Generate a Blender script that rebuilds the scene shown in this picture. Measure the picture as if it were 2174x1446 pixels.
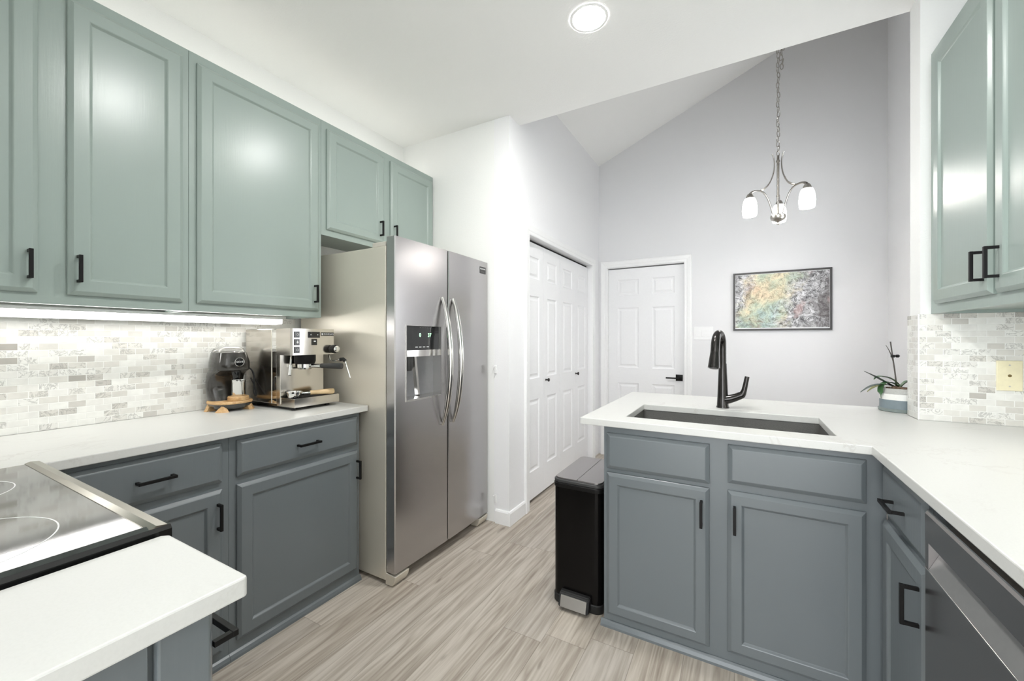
import bpy, bmesh, math, random
from mathutils import Vector, Matrix

# ------------------------------------------------------------------ clearing
for o in list(bpy.data.objects):
    bpy.data.objects.remove(o, do_unlink=True)
SC = bpy.context.scene
COL = SC.collection
PI = math.pi
random.seed(7)

# ------------------------------------------------------------------ camera, world, exposure
cam_data = bpy.data.cameras.new('camera')
cam = bpy.data.objects.new('camera', cam_data)
COL.objects.link(cam)
cam.location = (0.0, 0.0, 1.265)
cam.rotation_euler = (math.radians(90), 0, math.radians(29.39))
cam_data.sensor_fit = 'HORIZONTAL'
cam_data.sensor_width = 36.0
cam_data.lens = 862.0 / 2174.0 * 36.0
cam_data.shift_y = -3.5 / 2174.0
cam_data.clip_start = 0.02
SC.camera = cam

world = bpy.data.worlds.new('daylight')
SC.world = world
world.use_nodes = True
wb = world.node_tree.nodes['Background']
wb.inputs[0].default_value = (0.93, 0.97, 1.0, 1)
wb.inputs[1].default_value = 2.2

SC.view_settings.view_transform = 'Standard'
SC.view_settings.look = 'None'
SC.view_settings.gamma = 1.0
SC.view_settings.use_curve_mapping = False
SC.view_settings.exposure = 1.55
CAN_STRENGTH = 125.0
LED_STRENGTH = 3.8
SHADE_STRENGTH = 4.5
BULB_WATTS = 1.6


# ------------------------------------------------------------------ node helpers
def lin(c):
    return c / 12.92 if c <= 0.04045 else ((c + 0.055) / 1.055) ** 2.4


def rgb(r, g, b):
    return (lin(r / 255), lin(g / 255), lin(b / 255), 1)


class NT:
    def __init__(self, name):
        self.m = bpy.data.materials.new(name)
        self.m.use_nodes = True
        self.t = self.m.node_tree
        self.b = self.t.nodes['Principled BSDF']
        self.out = self.t.nodes['Material Output']

    def n(self, typ, **kw):
        nd = self.t.nodes.new(typ)
        for k, v in kw.items():
            setattr(nd, k, v)
        return nd

    def link(self, a, b):
        self.t.links.new(a, b)

    def put(self, sock, v):
        if hasattr(v, 'is_linked') or isinstance(v, bpy.types.NodeSocket):
            self.link(v, sock)
        else:
            sock.default_value = v

    def math(self, op, a, b=0.0, c=None):
        nd = self.n('ShaderNodeMath', operation=op)
        self.put(nd.inputs[0], a)
        self.put(nd.inputs[1], b)
        if c is not None:
            self.put(nd.inputs[2], c)
        return nd.outputs[0]

    def coord(self):
        tc = self.n('ShaderNodeTexCoord')
        return tc.outputs['Object']

    def xyz(self, v):
        s = self.n('ShaderNodeSeparateXYZ')
        self.link(v, s.inputs[0])
        return s.outputs

    def comb(self, x, y, z=0.0):
        c = self.n('ShaderNodeCombineXYZ')
        for i, v in enumerate((x, y, z)):
            self.put(c.inputs[i], v)
        return c.outputs[0]

    def mapping(self, v, scale=(1, 1, 1), loc=(0, 0, 0)):
        mp = self.n('ShaderNodeMapping')
        self.link(v, mp.inputs[0])
        mp.inputs['Scale'].default_value = scale
        mp.inputs['Location'].default_value = loc
        return mp.outputs[0]

    def noise(self, v, scale=5, detail=3, rough=0.5, dist=0.0, out=0):
        nd = self.n('ShaderNodeTexNoise')
        self.link(v, nd.inputs['Vector'])
        nd.inputs['Scale'].default_value = scale
        nd.inputs['Detail'].default_value = detail
        nd.inputs['Roughness'].default_value = rough
        nd.inputs['Distortion'].default_value = dist
        return nd.outputs[out]

    def white(self, v, out='Value'):
        nd = self.n('ShaderNodeTexWhiteNoise', noise_dimensions='3D')
        self.link(v, nd.inputs['Vector'])
        return nd.outputs[out]

    def ramp(self, f, stops, interp='LINEAR'):
        nd = self.n('ShaderNodeValToRGB')
        self.link(f, nd.inputs[0])
        cr = nd.color_ramp
        cr.interpolation = interp
        while len(cr.elements) < len(stops):
            cr.elements.new(0.5)
        for e, (p, c) in zip(cr.elements, stops):
            e.position = p
            e.color = c
        return nd.outputs[0]

    def mix(self, f, a, b, blend='MIX'):
        nd = self.n('ShaderNodeMix', data_type='RGBA', blend_type=blend)
        self.put(nd.inputs[0], f)
        self.put(nd.inputs[6], a)
        self.put(nd.inputs[7], b)
        return nd.outputs[2]

    def bump(self, h, strength=0.2, dist=0.002):
        nd = self.n('ShaderNodeBump')
        nd.inputs['Strength'].default_value = strength
        nd.inputs['Distance'].default_value = dist
        self.link(h, nd.inputs['Height'])
        self.link(nd.outputs[0], self.b.inputs['Normal'])

    def set(self, **kw):
        for k, v in kw.items():
            self.put(self.b.inputs[k.replace('_', ' ')], v)
        return self


def simple(name, col, rough=0.5, metal=0.0, coat=0.0, spec=0.5, noise_amt=0.03, scale=60, bump=0.0):
    k = NT(name)
    c = k.coord()
    f = k.noise(c, scale, 2)
    lo = tuple(x * (1 - noise_amt) for x in col[:3]) + (1,)
    hi = tuple(min(1, x * (1 + noise_amt)) for x in col[:3]) + (1,)
    k.set(Base_Color=k.ramp(f, [(0.3, lo), (0.7, hi)]), Roughness=rough, Metallic=metal)
    k.b.inputs['Specular IOR Level'].default_value = spec
    k.b.inputs['Coat Weight'].default_value = coat
    if bump:
        k.bump(f, bump, 0.001)
    return k.m


def wall_paint(name, col, bump=0.5, scale=130, rough=0.6):
    k = NT(name)
    c = k.coord()
    f = k.noise(c, scale, 3, 0.6)
    k.set(Base_Color=col, Roughness=rough)
    k.b.inputs['Specular IOR Level'].default_value = 0.3
    k.bump(f, bump, 0.002)
    return k.m


def cabinet_paint(name, col, rough=0.27):
    k = NT(name)
    c = k.coord()
    g = k.noise(k.mapping(c, (120, 120, 7)), 1.0, 3, 0.6)
    big = k.noise(c, 3.0, 2)
    f = k.math('ADD', k.math('MULTIPLY', g, 0.6), k.math('MULTIPLY', big, 0.5))
    k.set(Base_Color=k.mix(k.noise(c, 2.2, 2), tuple(x * 0.96 for x in col[:3]) + (1,), tuple(min(1, x * 1.04) for x in col[:3]) + (1,)), Roughness=rough)
    k.b.inputs['Specular IOR Level'].default_value = 0.5
    k.bump(f, 0.28, 0.0012)
    return k.m


def quartz():
    k = NT('white_quartz')
    c = k.coord()
    n1 = k.noise(c, 2.6, 6, 0.62, 1.6)
    v = k.math('ABSOLUTE', k.math('SUBTRACT', n1, 0.5))
    vein = k.math('SUBTRACT', 1.0, k.math('MULTIPLY', v, 55.0))
    vein = k.math('MAXIMUM', vein, 0.0)
    mask = k.math('GREATER_THAN', k.noise(c, 1.9, 2), 0.53)
    soft = k.ramp(k.noise(c, 1.9, 3), [(0.5, (0, 0, 0, 1)), (0.68, (1, 1, 1, 1))])
    amt = k.math('MULTIPLY', k.math('MULTIPLY', vein, soft), 0.6)
    speck = k.noise(c, 260, 2)
    base = k.ramp(speck, [(0.35, (0.585, 0.585, 0.562, 1)), (0.6, (0.60, 0.60, 0.577, 1))])
    k.set(Base_Color=k.mix(amt, base, (0.42, 0.40, 0.37, 1)), Roughness=0.32)
    return k.m


def mosaic(name, axis):
    """marble mosaic in running bond; axis = horizontal object axis (0 = x, 1 = y)"""
    k = NT(name)
    c = k.coord()
    s = k.xyz(c)
    a, z = s[axis], s[2]
    W, Hh = 0.0513, 0.0257
    rowf = k.math('DIVIDE', z, Hh)
    row = k.math('FLOOR', rowf)
    off = k.math('MULTIPLY', k.math('FLOORED_MODULO', row, 2.0), 0.5)
    colf = k.math('ADD', k.math('DIVIDE', a, W), off)
    coln = k.math('FLOOR', colf)
    fu = k.math('MULTIPLY', k.math('SUBTRACT', colf, coln), W)
    fv = k.math('MULTIPLY', k.math('SUBTRACT', rowf, row), Hh)
    d = k.math('MINIMUM', k.math('MINIMUM', fu, k.math('SUBTRACT', W, fu)),
               k.math('MINIMUM', fv, k.math('SUBTRACT', Hh, fv)))
    grout = k.math('LESS_THAN', d, 0.0011)
    cell = k.comb(coln, row, 3.7)
    r1 = k.white(cell)
    r3 = k.white(cell, 'Color')
    tone = k.ramp(r1, [(0.0, rgb(236, 236, 231)), (0.50, rgb(229, 228, 223)), (0.75, rgb(221, 219, 212)),
                       (0.92, rgb(209, 206, 199)), (0.97, rgb(196, 193, 187)), (1.0, rgb(168, 164, 156))])
    vm = k.n('ShaderNodeVectorMath', operation='MULTIPLY_ADD')
    k.link(r3, vm.inputs[0])
    vm.inputs[1].default_value = (7, 7, 7)
    k.link(c, vm.inputs[2])
    nz = k.noise(vm.outputs[0], 20, 5, 0.62, 2.0)
    v = k.math('SUBTRACT', 1.0, k.math('MULTIPLY', k.math('ABSOLUTE', k.math('SUBTRACT', nz, 0.5)), 22.0))
    v = k.math('MAXIMUM', v, 0.0)
    sel = k.math('GREATER_THAN', k.xyz(r3)[1], 0.62)
    vein = k.math('MULTIPLY', k.math('MULTIPLY', v, sel), 0.55)
    cloud = k.ramp(k.noise(vm.outputs[0], 30, 4), [(0.3, (0.90, 0.90, 0.90, 1)), (0.7, (1, 1, 1, 1))])
    tone = k.mix(1.0, tone, cloud, 'MULTIPLY')
    tone = k.mix(vein, tone, rgb(128, 126, 122))
    k.set(Base_Color=k.mix(grout, tone, rgb(236, 236, 232)), Roughness=0.3)
    h = k.math('MINIMUM', k.math('MULTIPLY', d, 500.0), 1.0)
    k.bump(h, 0.35, 0.0012)
    return k.m


def plank_floor():
    k = NT('vinyl_plank')
    c = k.coord()
    s = k.xyz(c)
    W, L = 0.177, 1.22
    cf = k.math('DIVIDE', k.math('ADD', s[0], 0.020), W)
    col = k.math('FLOOR', cf)
    r0 = k.white(k.comb(col, 4.0, 1.0))
    rf = k.math('ADD', k.math('DIVIDE', s[1], L), r0)
    row = k.math('FLOOR', rf)
    fu = k.math('MULTIPLY', k.math('SUBTRACT', cf, col), W)
    fv = k.math('MULTIPLY', k.math('SUBTRACT', rf, row), L)
    d = k.math('MINIMUM', k.math('MINIMUM', fu, k.math('SUBTRACT', W, fu)),
               k.math('MINIMUM', fv, k.math('SUBTRACT', L, fv)))
    seam = k.math('LESS_THAN', d, 0.0012)
    cell = k.comb(col, row, 0.5)
    rnd = k.white(cell, 'Color')
    vm = k.n('ShaderNodeVectorMath', operation='MULTIPLY_ADD')
    k.link(rnd, vm.inputs[0])
    vm.inputs[1].default_value = (9, 9, 9)
    k.link(c, vm.inputs[2])
    p = vm.outputs[0]
    # large cathedral figure: warped distance bands stretched along y
    g1 = k.noise(k.mapping(p, (9.0, 0.62, 1)), 1.3, 3, 0.5, 0.5)
    rings = k.math('ABSOLUTE', k.math('SUBTRACT', k.math('FRACT', k.math('MULTIPLY', g1, 7.0)), 0.5))
    ringm = k.ramp(rings, [(0.0, (0, 0, 0, 1)), (0.5, (1, 1, 1, 1))])
    fine = k.noise(k.mapping(p, (150, 5, 1)), 1.0, 4, 0.65)
    mid = k.noise(k.mapping(p, (34, 1.1, 1)), 1.0, 4, 0.6, 0.5)
    broad = k.noise(k.mapping(p, (5, 0.8, 1)), 1.0, 2)
    f = k.math('ADD', k.math('MULTIPLY', mid, 0.34),
               k.math('ADD', k.math('MULTIPLY', fine, 0.20),
                      k.math('ADD', k.math('MULTIPLY', broad, 0.28), k.math('MULTIPLY', ringm, 0.12))))
    colr = k.ramp(f, [(0.33, rgb(142, 131, 120)), (0.45, rgb(173, 164, 152)), (0.55, rgb(193, 185, 174)), (0.68, rgb(207, 200, 189))])
    knot = k.noise(k.mapping(p, (13, 3.6, 1)), 1.0, 2, 0.5)
    km = k.ramp(knot, [(0.725, (0, 0, 0, 1)), (0.79, (1, 1, 1, 1))])
    colr = k.mix(k.math('MULTIPLY', km, 0.6), colr, rgb(88, 76, 66))
    tint = k.ramp(k.xyz(rnd)[2], [(0.0, (0.90, 0.90, 0.91, 1)), (1.0, (1.04, 1.03, 1.02, 1))])
    colr = k.mix(1.0, colr, tint, 'MULTIPLY')
    colr = k.mix(k.math('MULTIPLY', seam, 0.45), colr, rgb(84, 74, 66))
    k.set(Base_Color=colr, Roughness=k.ramp(f, [(0.3, (0.52, 0.52, 0.52, 1)), (0.7, (0.42, 0.42, 0.42, 1))]))
    k.b.inputs['Specular IOR Level'].default_value = 0.35
    k.bump(fine, 0.12, 0.001)
    return k.m


def brushed(name, col, rough=0.3, axis_scale=(1, 1, 400), aniso=0.0, wob=0.05):
    k = NT(name)
    c = k.coord()
    f = k.noise(k.mapping(c, axis_scale), 1.0, 2, 0.5)
    r = k.math('ADD', k.math('MULTIPLY', f, wob), rough - wob / 2)
    k.set(Base_Color=col, Metallic=1.0, Roughness=r)
    if aniso:
        k.b.inputs['Anisotropic'].default_value = aniso
    return k.m


def glass(name, col=(1, 1, 1, 1), rough=0.02):
    k = NT(name)
    k.set(Base_Color=col, Roughness=k.math('MULTIPLY', k.noise(k.coord(), 30), rough * 2))
    k.b.inputs['Transmission Weight'].default_value = 0.95
    k.b.inputs['IOR'].default_value = 1.45
    return k.m


def emit(name, col, strength):
    k = NT(name)
    k.set(Base_Color=(0.8, 0.8, 0.8, 1))
    k.b.inputs['Emission Color'].default_value = col
    k.b.inputs['Emission Strength'].default_value = strength
    return k.m


def picture_art():
    k = NT('rock_print')
    c = k.coord()
    s = k.xyz(c)
    vm = k.n('ShaderNodeVectorMath', operation='MULTIPLY_ADD')
    k.link(k.noise(c, 5.0, 4, 0.6, 0.0, 1), vm.inputs[0])
    vm.inputs[1].default_value = (0.22, 0.0, 0.22)
    k.link(c, vm.inputs[2])
    p = vm.outputs[0]
    # broken rock lightness: coarse blocks, cracks and grit
    n1 = k.noise(p, 34, 10, 0.82, 0.3)
    n2 = k.noise(p, 9, 6, 0.65, 0.8)
    ridge = k.math('ABSOLUTE', k.math('SUBTRACT', n2, 0.5))
    crack = k.ramp(ridge, [(0.0, (0.25, 0.25, 0.25, 1)), (0.035, (1, 1, 1, 1))])
    lum = k.ramp(n1, [(0.40, rgb(44, 42, 44)), (0.47, rgb(140, 138, 140)), (0.54, rgb(205, 204, 206)), (0.66, rgb(236, 236, 238))])
    lum = k.mix(0.75, lum, crack, 'MULTIPLY')
    # warm and green mineral band left of centre
    q = k.noise(c, 3.1, 4, 0.6)
    band = k.math('ADD', k.math('ADD', s[0], k.math('MULTIPLY', s[2], -0.30)), 0.12)
    bn = k.math('ADD', k.math('ABSOLUTE', band), k.math('MULTIPLY', k.math('SUBTRACT', k.noise(c, 8, 6, 0.65), 0.5), 0.5))
    bmk = k.ramp(bn, [(0.11, (1, 1, 1, 1)), (0.24, (0, 0, 0, 1))])
    hue = k.ramp(q, [(0.38, rgb(238, 206, 166)), (0.47, rgb(244, 234, 196)), (0.55, rgb(206, 224, 196)), (0.64, rgb(184, 216, 214))])
    bright = k.mix(0.6, lum, k.ramp(n1, [(0.35, rgb(150, 140, 120)), (0.5, rgb(238, 236, 226)), (0.7, rgb(246, 246, 240))]))
    col = k.mix(bmk, lum, k.mix(0.85, bright, hue, 'MULTIPLY'))
    # dark hollows towards the left edge and the upper right
    dk = k.math('ADD', k.noise(p, 3.4, 5, 0.65), k.math('MULTIPLY', k.math('SUBTRACT', k.math('ABSOLUTE', k.math('ADD', s[0], 0.04)), 0.2), 0.45))
    dm = k.ramp(dk, [(0.53, (0, 0, 0, 1)), (0.66, (1, 1, 1, 1))])
    col = k.mix(k.math('MULTIPLY', dm, 0.72), col, k.mix(n1, rgb(30, 28, 30), rgb(96, 84, 82)))
    acc = k.ramp(k.noise(p, 6.3, 3), [(0.60, (0, 0, 0, 1)), (0.70, (1, 1, 1, 1))])
    col = k.mix(k.math('MULTIPLY', acc, 0.35), col, rgb(190, 140, 132))
    k.set(Base_Color=col, Roughness=0.35)
    return k.m


def wood(name, a, b, scale=(3, 40, 40)):
    k = NT(name)
    c = k.coord()
    f = k.noise(k.mapping(c, scale), 2.0, 4, 0.6, 0.4)
    k.set(Base_Color=k.ramp(f, [(0.35, a), (0.65, b)]), Roughness=0.5)
    k.bump(f, 0.1, 0.0005)
    return k.m


def speckled_metal(name, col):
    k = NT(name)
    c = k.coord()
    f = k.noise(c, 330, 2, 0.5)
    k.set(Base_Color=col, Metallic=0.45, Roughness=0.36)
    k.bump(f, 0.55, 0.0012)
    return k.m


def cooktop_glass():
    k = NT('cooktop_glass')
    c = k.coord()
    f = k.noise(c, 420, 2, 0.5)
    k.set(Base_Color=rgb(20, 20, 19), Roughness=0.06)
    k.b.inputs['Specular IOR Level'].default_value = 1.0
    k.b.inputs['Coat Weight'].default_value = 0.6
    k.b.inputs['Coat Roughness'].default_value = 0.05
    k.b.inputs['IOR'].default_value = 1.9
    k.bump(f, 0.05, 0.0004)
    return k.m


M = dict(
    wall=wall_paint('white_wall_paint', (0.87, 0.875, 0.86, 1)),
    wall_dim=wall_paint('dimmed_wall_paint', (0.76, 0.76, 0.77, 1), 0.15),  # same wall paint darkened; the far wall's dimmer light is in the colour
    wall_pantry=wall_paint('cool_white_wall_paint', (0.87, 0.87, 0.88, 1)),
    ceil=wall_paint('ceiling_texture_paint', (0.90, 0.90, 0.885, 1), 0.5, 95),
    trim=simple('white_trim_enamel', (0.88, 0.88, 0.88, 1), 0.35, noise_amt=0.01),
    door=simple('white_door_enamel', (0.86, 0.86, 0.87, 1), 0.4, noise_amt=0.01),
    floor=plank_floor(),
    quartz=quartz(),
    mos_x=mosaic('marble_mosaic_x', 0),
    mos_y=mosaic('marble_mosaic_y', 1),
    green=cabinet_paint('sage_green_paint', rgb(147, 160, 154), 0.28),
    slate=cabinet_paint('slate_blue_grey_paint', rgb(104, 110, 113), 0.30),
    black=simple('matte_black_metal', rgb(15, 14, 14), 0.42, 0.0, spec=0.22, noise_amt=0.1),
    blackgloss=simple('black_gloss_plastic', rgb(14, 14, 15), 0.12, coat=0.3),
    blackmat=simple('black_rubber', rgb(18, 18, 18), 0.6),
    binbody=simple('black_bin_steel', rgb(9, 8, 8), 0.2, 0.0, spec=0.18, noise_amt=0.1),
    binlid=brushed('brushed_black_lid', rgb(172, 168, 168), 0.36, (300, 3, 3)),
    steel=brushed('brushed_stainless', rgb(182, 180, 180), 0.26, (2, 2, 160), 0.0, 0.01),
    steel_h=brushed('polished_handle_steel', rgb(205, 203, 200), 0.16, (2, 2, 60)),
    fridge_side=speckled_metal('silver_textured_side', rgb(222, 216, 203)),
    chrome=simple('chrome', rgb(228, 228, 226), 0.07, 1.0, noise_amt=0.01),
    machine=brushed('polished_machine_steel', rgb(205, 200, 192), 0.17, (3, 300, 3)),
    nickel=brushed('brushed_nickel', rgb(176, 172, 166), 0.28, (40, 40, 40)),
    dwsteel=brushed('black_stainless', rgb(158, 153, 151), 0.26, (3, 300, 3)),
    dwlight=simple('black_stainless_scoop', rgb(136, 135, 134), 0.35, 0.4),
    gap=simple('shadow_gap_black', rgb(10, 10, 10), 0.8),
    pedal_steel=simple('satin_steel', rgb(170, 166, 160), 0.4, 0.8, noise_amt=0.01),
    recess=simple('silver_grey_plastic', rgb(126, 126, 128), 0.3, 0.5),
    darkplastic=simple('dark_grey_plastic', rgb(52, 52, 52), 0.4),
    beige=simple('beige_hinge_cover', rgb(196, 192, 182), 0.45),
    granite=simple('grey_granite_composite', rgb(86, 85, 82), 0.5, noise_amt=0.25, scale=420, bump=0.15),
    gunmetal=simple('gunmetal_finish', rgb(64, 62, 61), 0.2, 0.9, noise_amt=0.03),
    display=simple('dark_display_glass', rgb(34, 35, 36), 0.06, coat=0.5),
    green_led=emit('green_led_digits', (0.2, 1.0, 0.35, 1), 0.6),
    white_ink=simple('white_print', rgb(225, 225, 225), 0.5),
    grey_ink=simple('grey_print', rgb(108, 108, 106), 0.5),
    almond=simple('almond_plastic', rgb(232, 224, 190), 0.35),
    almond_hole=simple('brass_contact', rgb(110, 92, 50), 0.5),
    white_plastic=simple('white_plastic', (0.82, 0.82, 0.82, 1), 0.3, noise_amt=0.01),
    frame=simple('charcoal_frame', rgb(64, 62, 62), 0.45),
    art=picture_art(),
    glass=glass('clear_plastic'),
    lens=emit('can_light_lens', (1.0, 0.992, 0.975, 1), CAN_STRENGTH),
    top_led=emit('cabinet_top_led', (1.0, 0.965, 0.89, 1), 2.1),
    led=emit('led_diffuser', (1.0, 0.985, 0.955, 1), LED_STRENGTH),
    lamp_shade=emit('frosted_glass_shade', (1.0, 0.975, 0.93, 1), SHADE_STRENGTH),
    cooktop=cooktop_glass(),
    range_rim=brushed('range_rim_steel', rgb(150, 146, 136), 0.2, (300, 3, 3)),
    oak=wood('pale_oak', rgb(186, 146, 98), rgb(214, 178, 130)),
    beech=wood('beech_handle', rgb(216, 186, 140), rgb(236, 208, 166), (40, 3, 40)),
    leaf=simple('orchid_leaf_green', rgb(58, 92, 56), 0.35, noise_amt=0.25, scale=25),
    leaf_dark=simple('orchid_leaf_dark', rgb(52, 70, 66), 0.35, noise_amt=0.2, scale=25),
    leaf_yellow=simple('orchid_leaf_yellowing', rgb(132, 134, 66), 0.4, noise_amt=0.2, scale=25),
    stem=simple('orchid_stem', rgb(72, 66, 62), 0.6),
    bark=simple('orchid_bark', rgb(108, 88, 72), 0.9, noise_amt=0.5, scale=120, bump=0.6),
    pot_grey=simple('pot_grey_glaze', rgb(176, 176, 172), 0.5, noise_amt=0.08, scale=200),
    pot_white=simple('pot_white_glaze', rgb(228, 228, 224), 0.45),
    pot_blue=simple('pot_slate_glaze', rgb(118, 130, 136), 0.45),
    saucer=simple('saucer_glaze', rgb(122, 132, 130), 0.45),
    grinder=simple('grey_black_gloss', rgb(50, 48, 45), 0.1, coat=0.6, noise_amt=0.05),
    copper=simple('warm_brown_base', rgb(92, 52, 30), 0.25),
)


# ------------------------------------------------------------------ mesh helpers
ORIGIN = {}


def tag(o, label=None, cat=None, group=None, kind=None):
    if label:
        o['label'] = label
    if cat:
        o['category'] = cat
    if group:
        o['group'] = group
    if kind:
        o['kind'] = kind
    return o


def thing(name, loc, label, cat, group=None):
    o = bpy.data.objects.new(name, None)
    o.empty_display_size = 0.05
    COL.objects.link(o)
    o.location = loc
    ORIGIN[o.name] = Vector(loc)
    return tag(o, label, cat, group)


def obj(name, bm, mats, parent=None, origin=None, smooth=False, angle=35, label=None):
    """link bm (world coordinates) as one mesh object"""
    if parent is not None:
        org = ORIGIN[parent.name]
    elif origin is not None:
        org = Vector(origin)
    else:
        org = Vector((0, 0, 0))
    bmesh.ops.remove_doubles(bm, verts=bm.verts, dist=1e-6)
    bmesh.ops.recalc_face_normals(bm, faces=bm.faces)
    bmesh.ops.translate(bm, verts=bm.verts, vec=-org)
    me = bpy.data.meshes.new(name)
    bm.to_mesh(me)
    bm.free()
    for m in (mats if isinstance(mats, (list, tuple)) else [mats]):
        me.materials.append(m)
    if smooth:
        me.shade_smooth()
        try:
            me.set_sharp_from_angle(angle=math.radians(angle))
        except Exception:
            pass
    o = bpy.data.objects.new(name, me)
    COL.objects.link(o)
    if parent is not None:
        o.parent = parent
    else:
        o.location = org
    ORIGIN[o.name] = org
    if label:
        o['label'] = label
    return o


def join(bm, b2, mi=0):
    me = bpy.data.meshes.new('tmp')
    for f in b2.faces:
        f.material_index = mi
    b2.to_mesh(me)
    b2.free()
    bm.from_mesh(me)
    bpy.data.meshes.remove(me)


def box(bm, x0, x1, y0, y1, z0, z1, bev=0.0, seg=2, mi=0):
    b = bmesh.new()
    vs = [b.verts.new(p) for p in ((x0, y0, z0), (x1, y0, z0), (x1, y1, z0), (x0, y1, z0), (x0, y0, z1), (x1, y0, z1), (x1, y1, z1), (x0, y1, z1))]
    for f in ((0, 3, 2, 1), (4, 5, 6, 7), (0, 1, 5, 4), (1, 2, 6, 5), (2, 3, 7, 6), (3, 0, 4, 7)):
        b.faces.new([vs[i] for i in f])
    if bev:
        bmesh.ops.bevel(b, geom=list(b.edges), offset=bev, segments=seg, affect='EDGES', profile=0.5)
    join(bm, b, mi)
    return bm


def mkbox(*a, **k):
    return box(bmesh.new(), *a, **k)


def prism(bm, pts, axis, a0, a1, bev=0.0, mi=0):
    """extrude polygon (list of 2-D points) along axis 0/1/2 from a0 to a1"""
    b = bmesh.new()

    def P(p, a):
        if axis == 0:
            return (a, p[0], p[1])
        if axis == 1:
            return (p[0], a, p[1])
        return (p[0], p[1], a)
    lo = [b.verts.new(P(p, a0)) for p in pts]
    hi = [b.verts.new(P(p, a1)) for p in pts]
    n = len(pts)
    b.faces.new(lo)
    b.faces.new(hi)
    for i in range(n):
        b.faces.new((lo[i], lo[(i + 1) % n], hi[(i + 1) % n], hi[i]))
    if bev:
        bmesh.ops.bevel(b, geom=list(b.edges), offset=bev, segments=2, affect='EDGES', profile=0.5)
    join(bm, b, mi)
    return bm


def cells(bm, xc, yc, inc, z0, z1, bev=0.0, mapf=None):
    """solid made of the cells of a grid for which inc(xmid, ymid) holds"""
    b = bmesh.new()
    mapf = mapf or (lambda x, y, z: (x, y, z))
    cache = {}

    def V(x, y, z):
        k = (round(x, 5), round(y, 5), round(z, 5))
        if k not in cache:
            cache[k] = b.verts.new(mapf(x, y, z))
        return cache[k]
    nx, ny = len(xc) - 1, len(yc) - 1
    on = [[bool(inc((xc[i] + xc[i + 1]) / 2, (yc[j] + yc[j + 1]) / 2)) for j in range(ny)] for i in range(nx)]

    def at(i, j):
        return 0 <= i < nx and 0 <= j < ny and on[i][j]
    for i in range(nx):
        for j in range(ny):
            if not on[i][j]:
                continue
            a, c, d, e = xc[i], xc[i + 1], yc[j], yc[j + 1]
            b.faces.new([V(a, d, z1), V(c, d, z1), V(c, e, z1), V(a, e, z1)])
            b.faces.new([V(a, e, z0), V(c, e, z0), V(c, d, z0), V(a, d, z0)])
            if not at(i - 1, j):
                b.faces.new([V(a, e, z0), V(a, d, z0), V(a, d, z1), V(a, e, z1)])
            if not at(i + 1, j):
                b.faces.new([V(c, d, z0), V(c, e, z0), V(c, e, z1), V(c, d, z1)])
            if not at(i, j - 1):
                b.faces.new([V(a, d, z0), V(c, d, z0), V(c, d, z1), V(a, d, z1)])
            if not at(i, j + 1):
                b.faces.new([V(c, e, z0), V(a, e, z0), V(a, e, z1), V(c, e, z1)])
    bmesh.ops.recalc_face_normals(b, faces=b.faces)
    bmesh.ops.dissolve_limit(b, angle_limit=0.01, verts=b.verts, edges=b.edges)
    if bev:
        es = [e for e in b.edges if e.is_manifold and e.calc_face_angle() > 0.5]
        bmesh.ops.bevel(b, geom=es, offset=bev, segments=2, affect='EDGES', profile=0.5)
    join(bm, b)
    return bm


def rrect(cx, cy, hx, hy, r, n=5):
    out = []
    for qx, qy, a0 in ((1, 1, 0), (-1, 1, PI / 2), (-1, -1, PI), (1, -1, 3 * PI / 2)):
        for i in range(n + 1):
            a = a0 + (PI / 2) * i / n
            out.append((cx + qx * (hx - r) + r * math.cos(a), cy + qy * (hy - r) + r * math.sin(a)))
    return out


def skin(bm, rings, cap0=True, cap1=True, mi=0, closed=False):
    """loft equal-length rings of 3-D points"""
    b = bmesh.new()
    vr = [[b.verts.new(p) for p in r] for r in rings]
    n = len(rings[0])
    m = len(vr)
    for k in range(m if closed else m - 1):
        A, B = vr[k], vr[(k + 1) % m]
        for i in range(n):
            b.faces.new((A[i], A[(i + 1) % n], B[(i + 1) % n], B[i]))
    if not closed:
        if cap0:
            b.faces.new(vr[0][::-1])
        if cap1:
            b.faces.new(vr[-1])
    join(bm, b, mi)
    return bm


def lathe(bm, prof, c=(0, 0, 0), axis=(0, 0, 1), n=32, cap0=True, cap1=True, mi=0):
    """profile [(radius, height)] turned about axis through c"""
    ax = Vector(axis).normalized()
    q = Vector((0, 0, 1)).rotation_difference(ax)
    c = Vector(c)
    rings = []
    for r, h in prof:
        r = max(r, 1e-5)
        rings.append([c + q @ Vector((r * math.cos(2 * PI * i / n), r * math.sin(2 * PI * i / n), h)) for i in range(n)])
    return skin(bm, rings, cap0, cap1, mi)


def tube(bm, pts, rad, n=10, mi=0, closed=False, flat=1.0, up=None):
    pts = [Vector(p) for p in pts]
    m = len(pts)
    if not hasattr(rad, '__len__'):
        rad = [rad] * m
    t0 = (pts[1] - pts[0]).normalized()
    ref = Vector(up) if up else (Vector((0, 0, 1)) if abs(t0.z) < 0.9 else Vector((1, 0, 0)))
    nrm = (ref - t0 * ref.dot(t0)).normalized()
    rings = []
    for i, p in enumerate(pts):
        if closed:
            t = (pts[(i + 1) % m] - pts[i - 1]).normalized()
        else:
            t = (pts[min(i + 1, m - 1)] - pts[max(i - 1, 0)]).normalized()
        nrm = (nrm - t * nrm.dot(t)).normalized()
        bn = t.cross(nrm)
        rings.append([p + (nrm * math.cos(2 * PI * k / n) * flat + bn * math.sin(2 * PI * k / n)) * rad[i] for k in range(n)])
    return skin(bm, rings, True, True, mi, closed)


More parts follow.
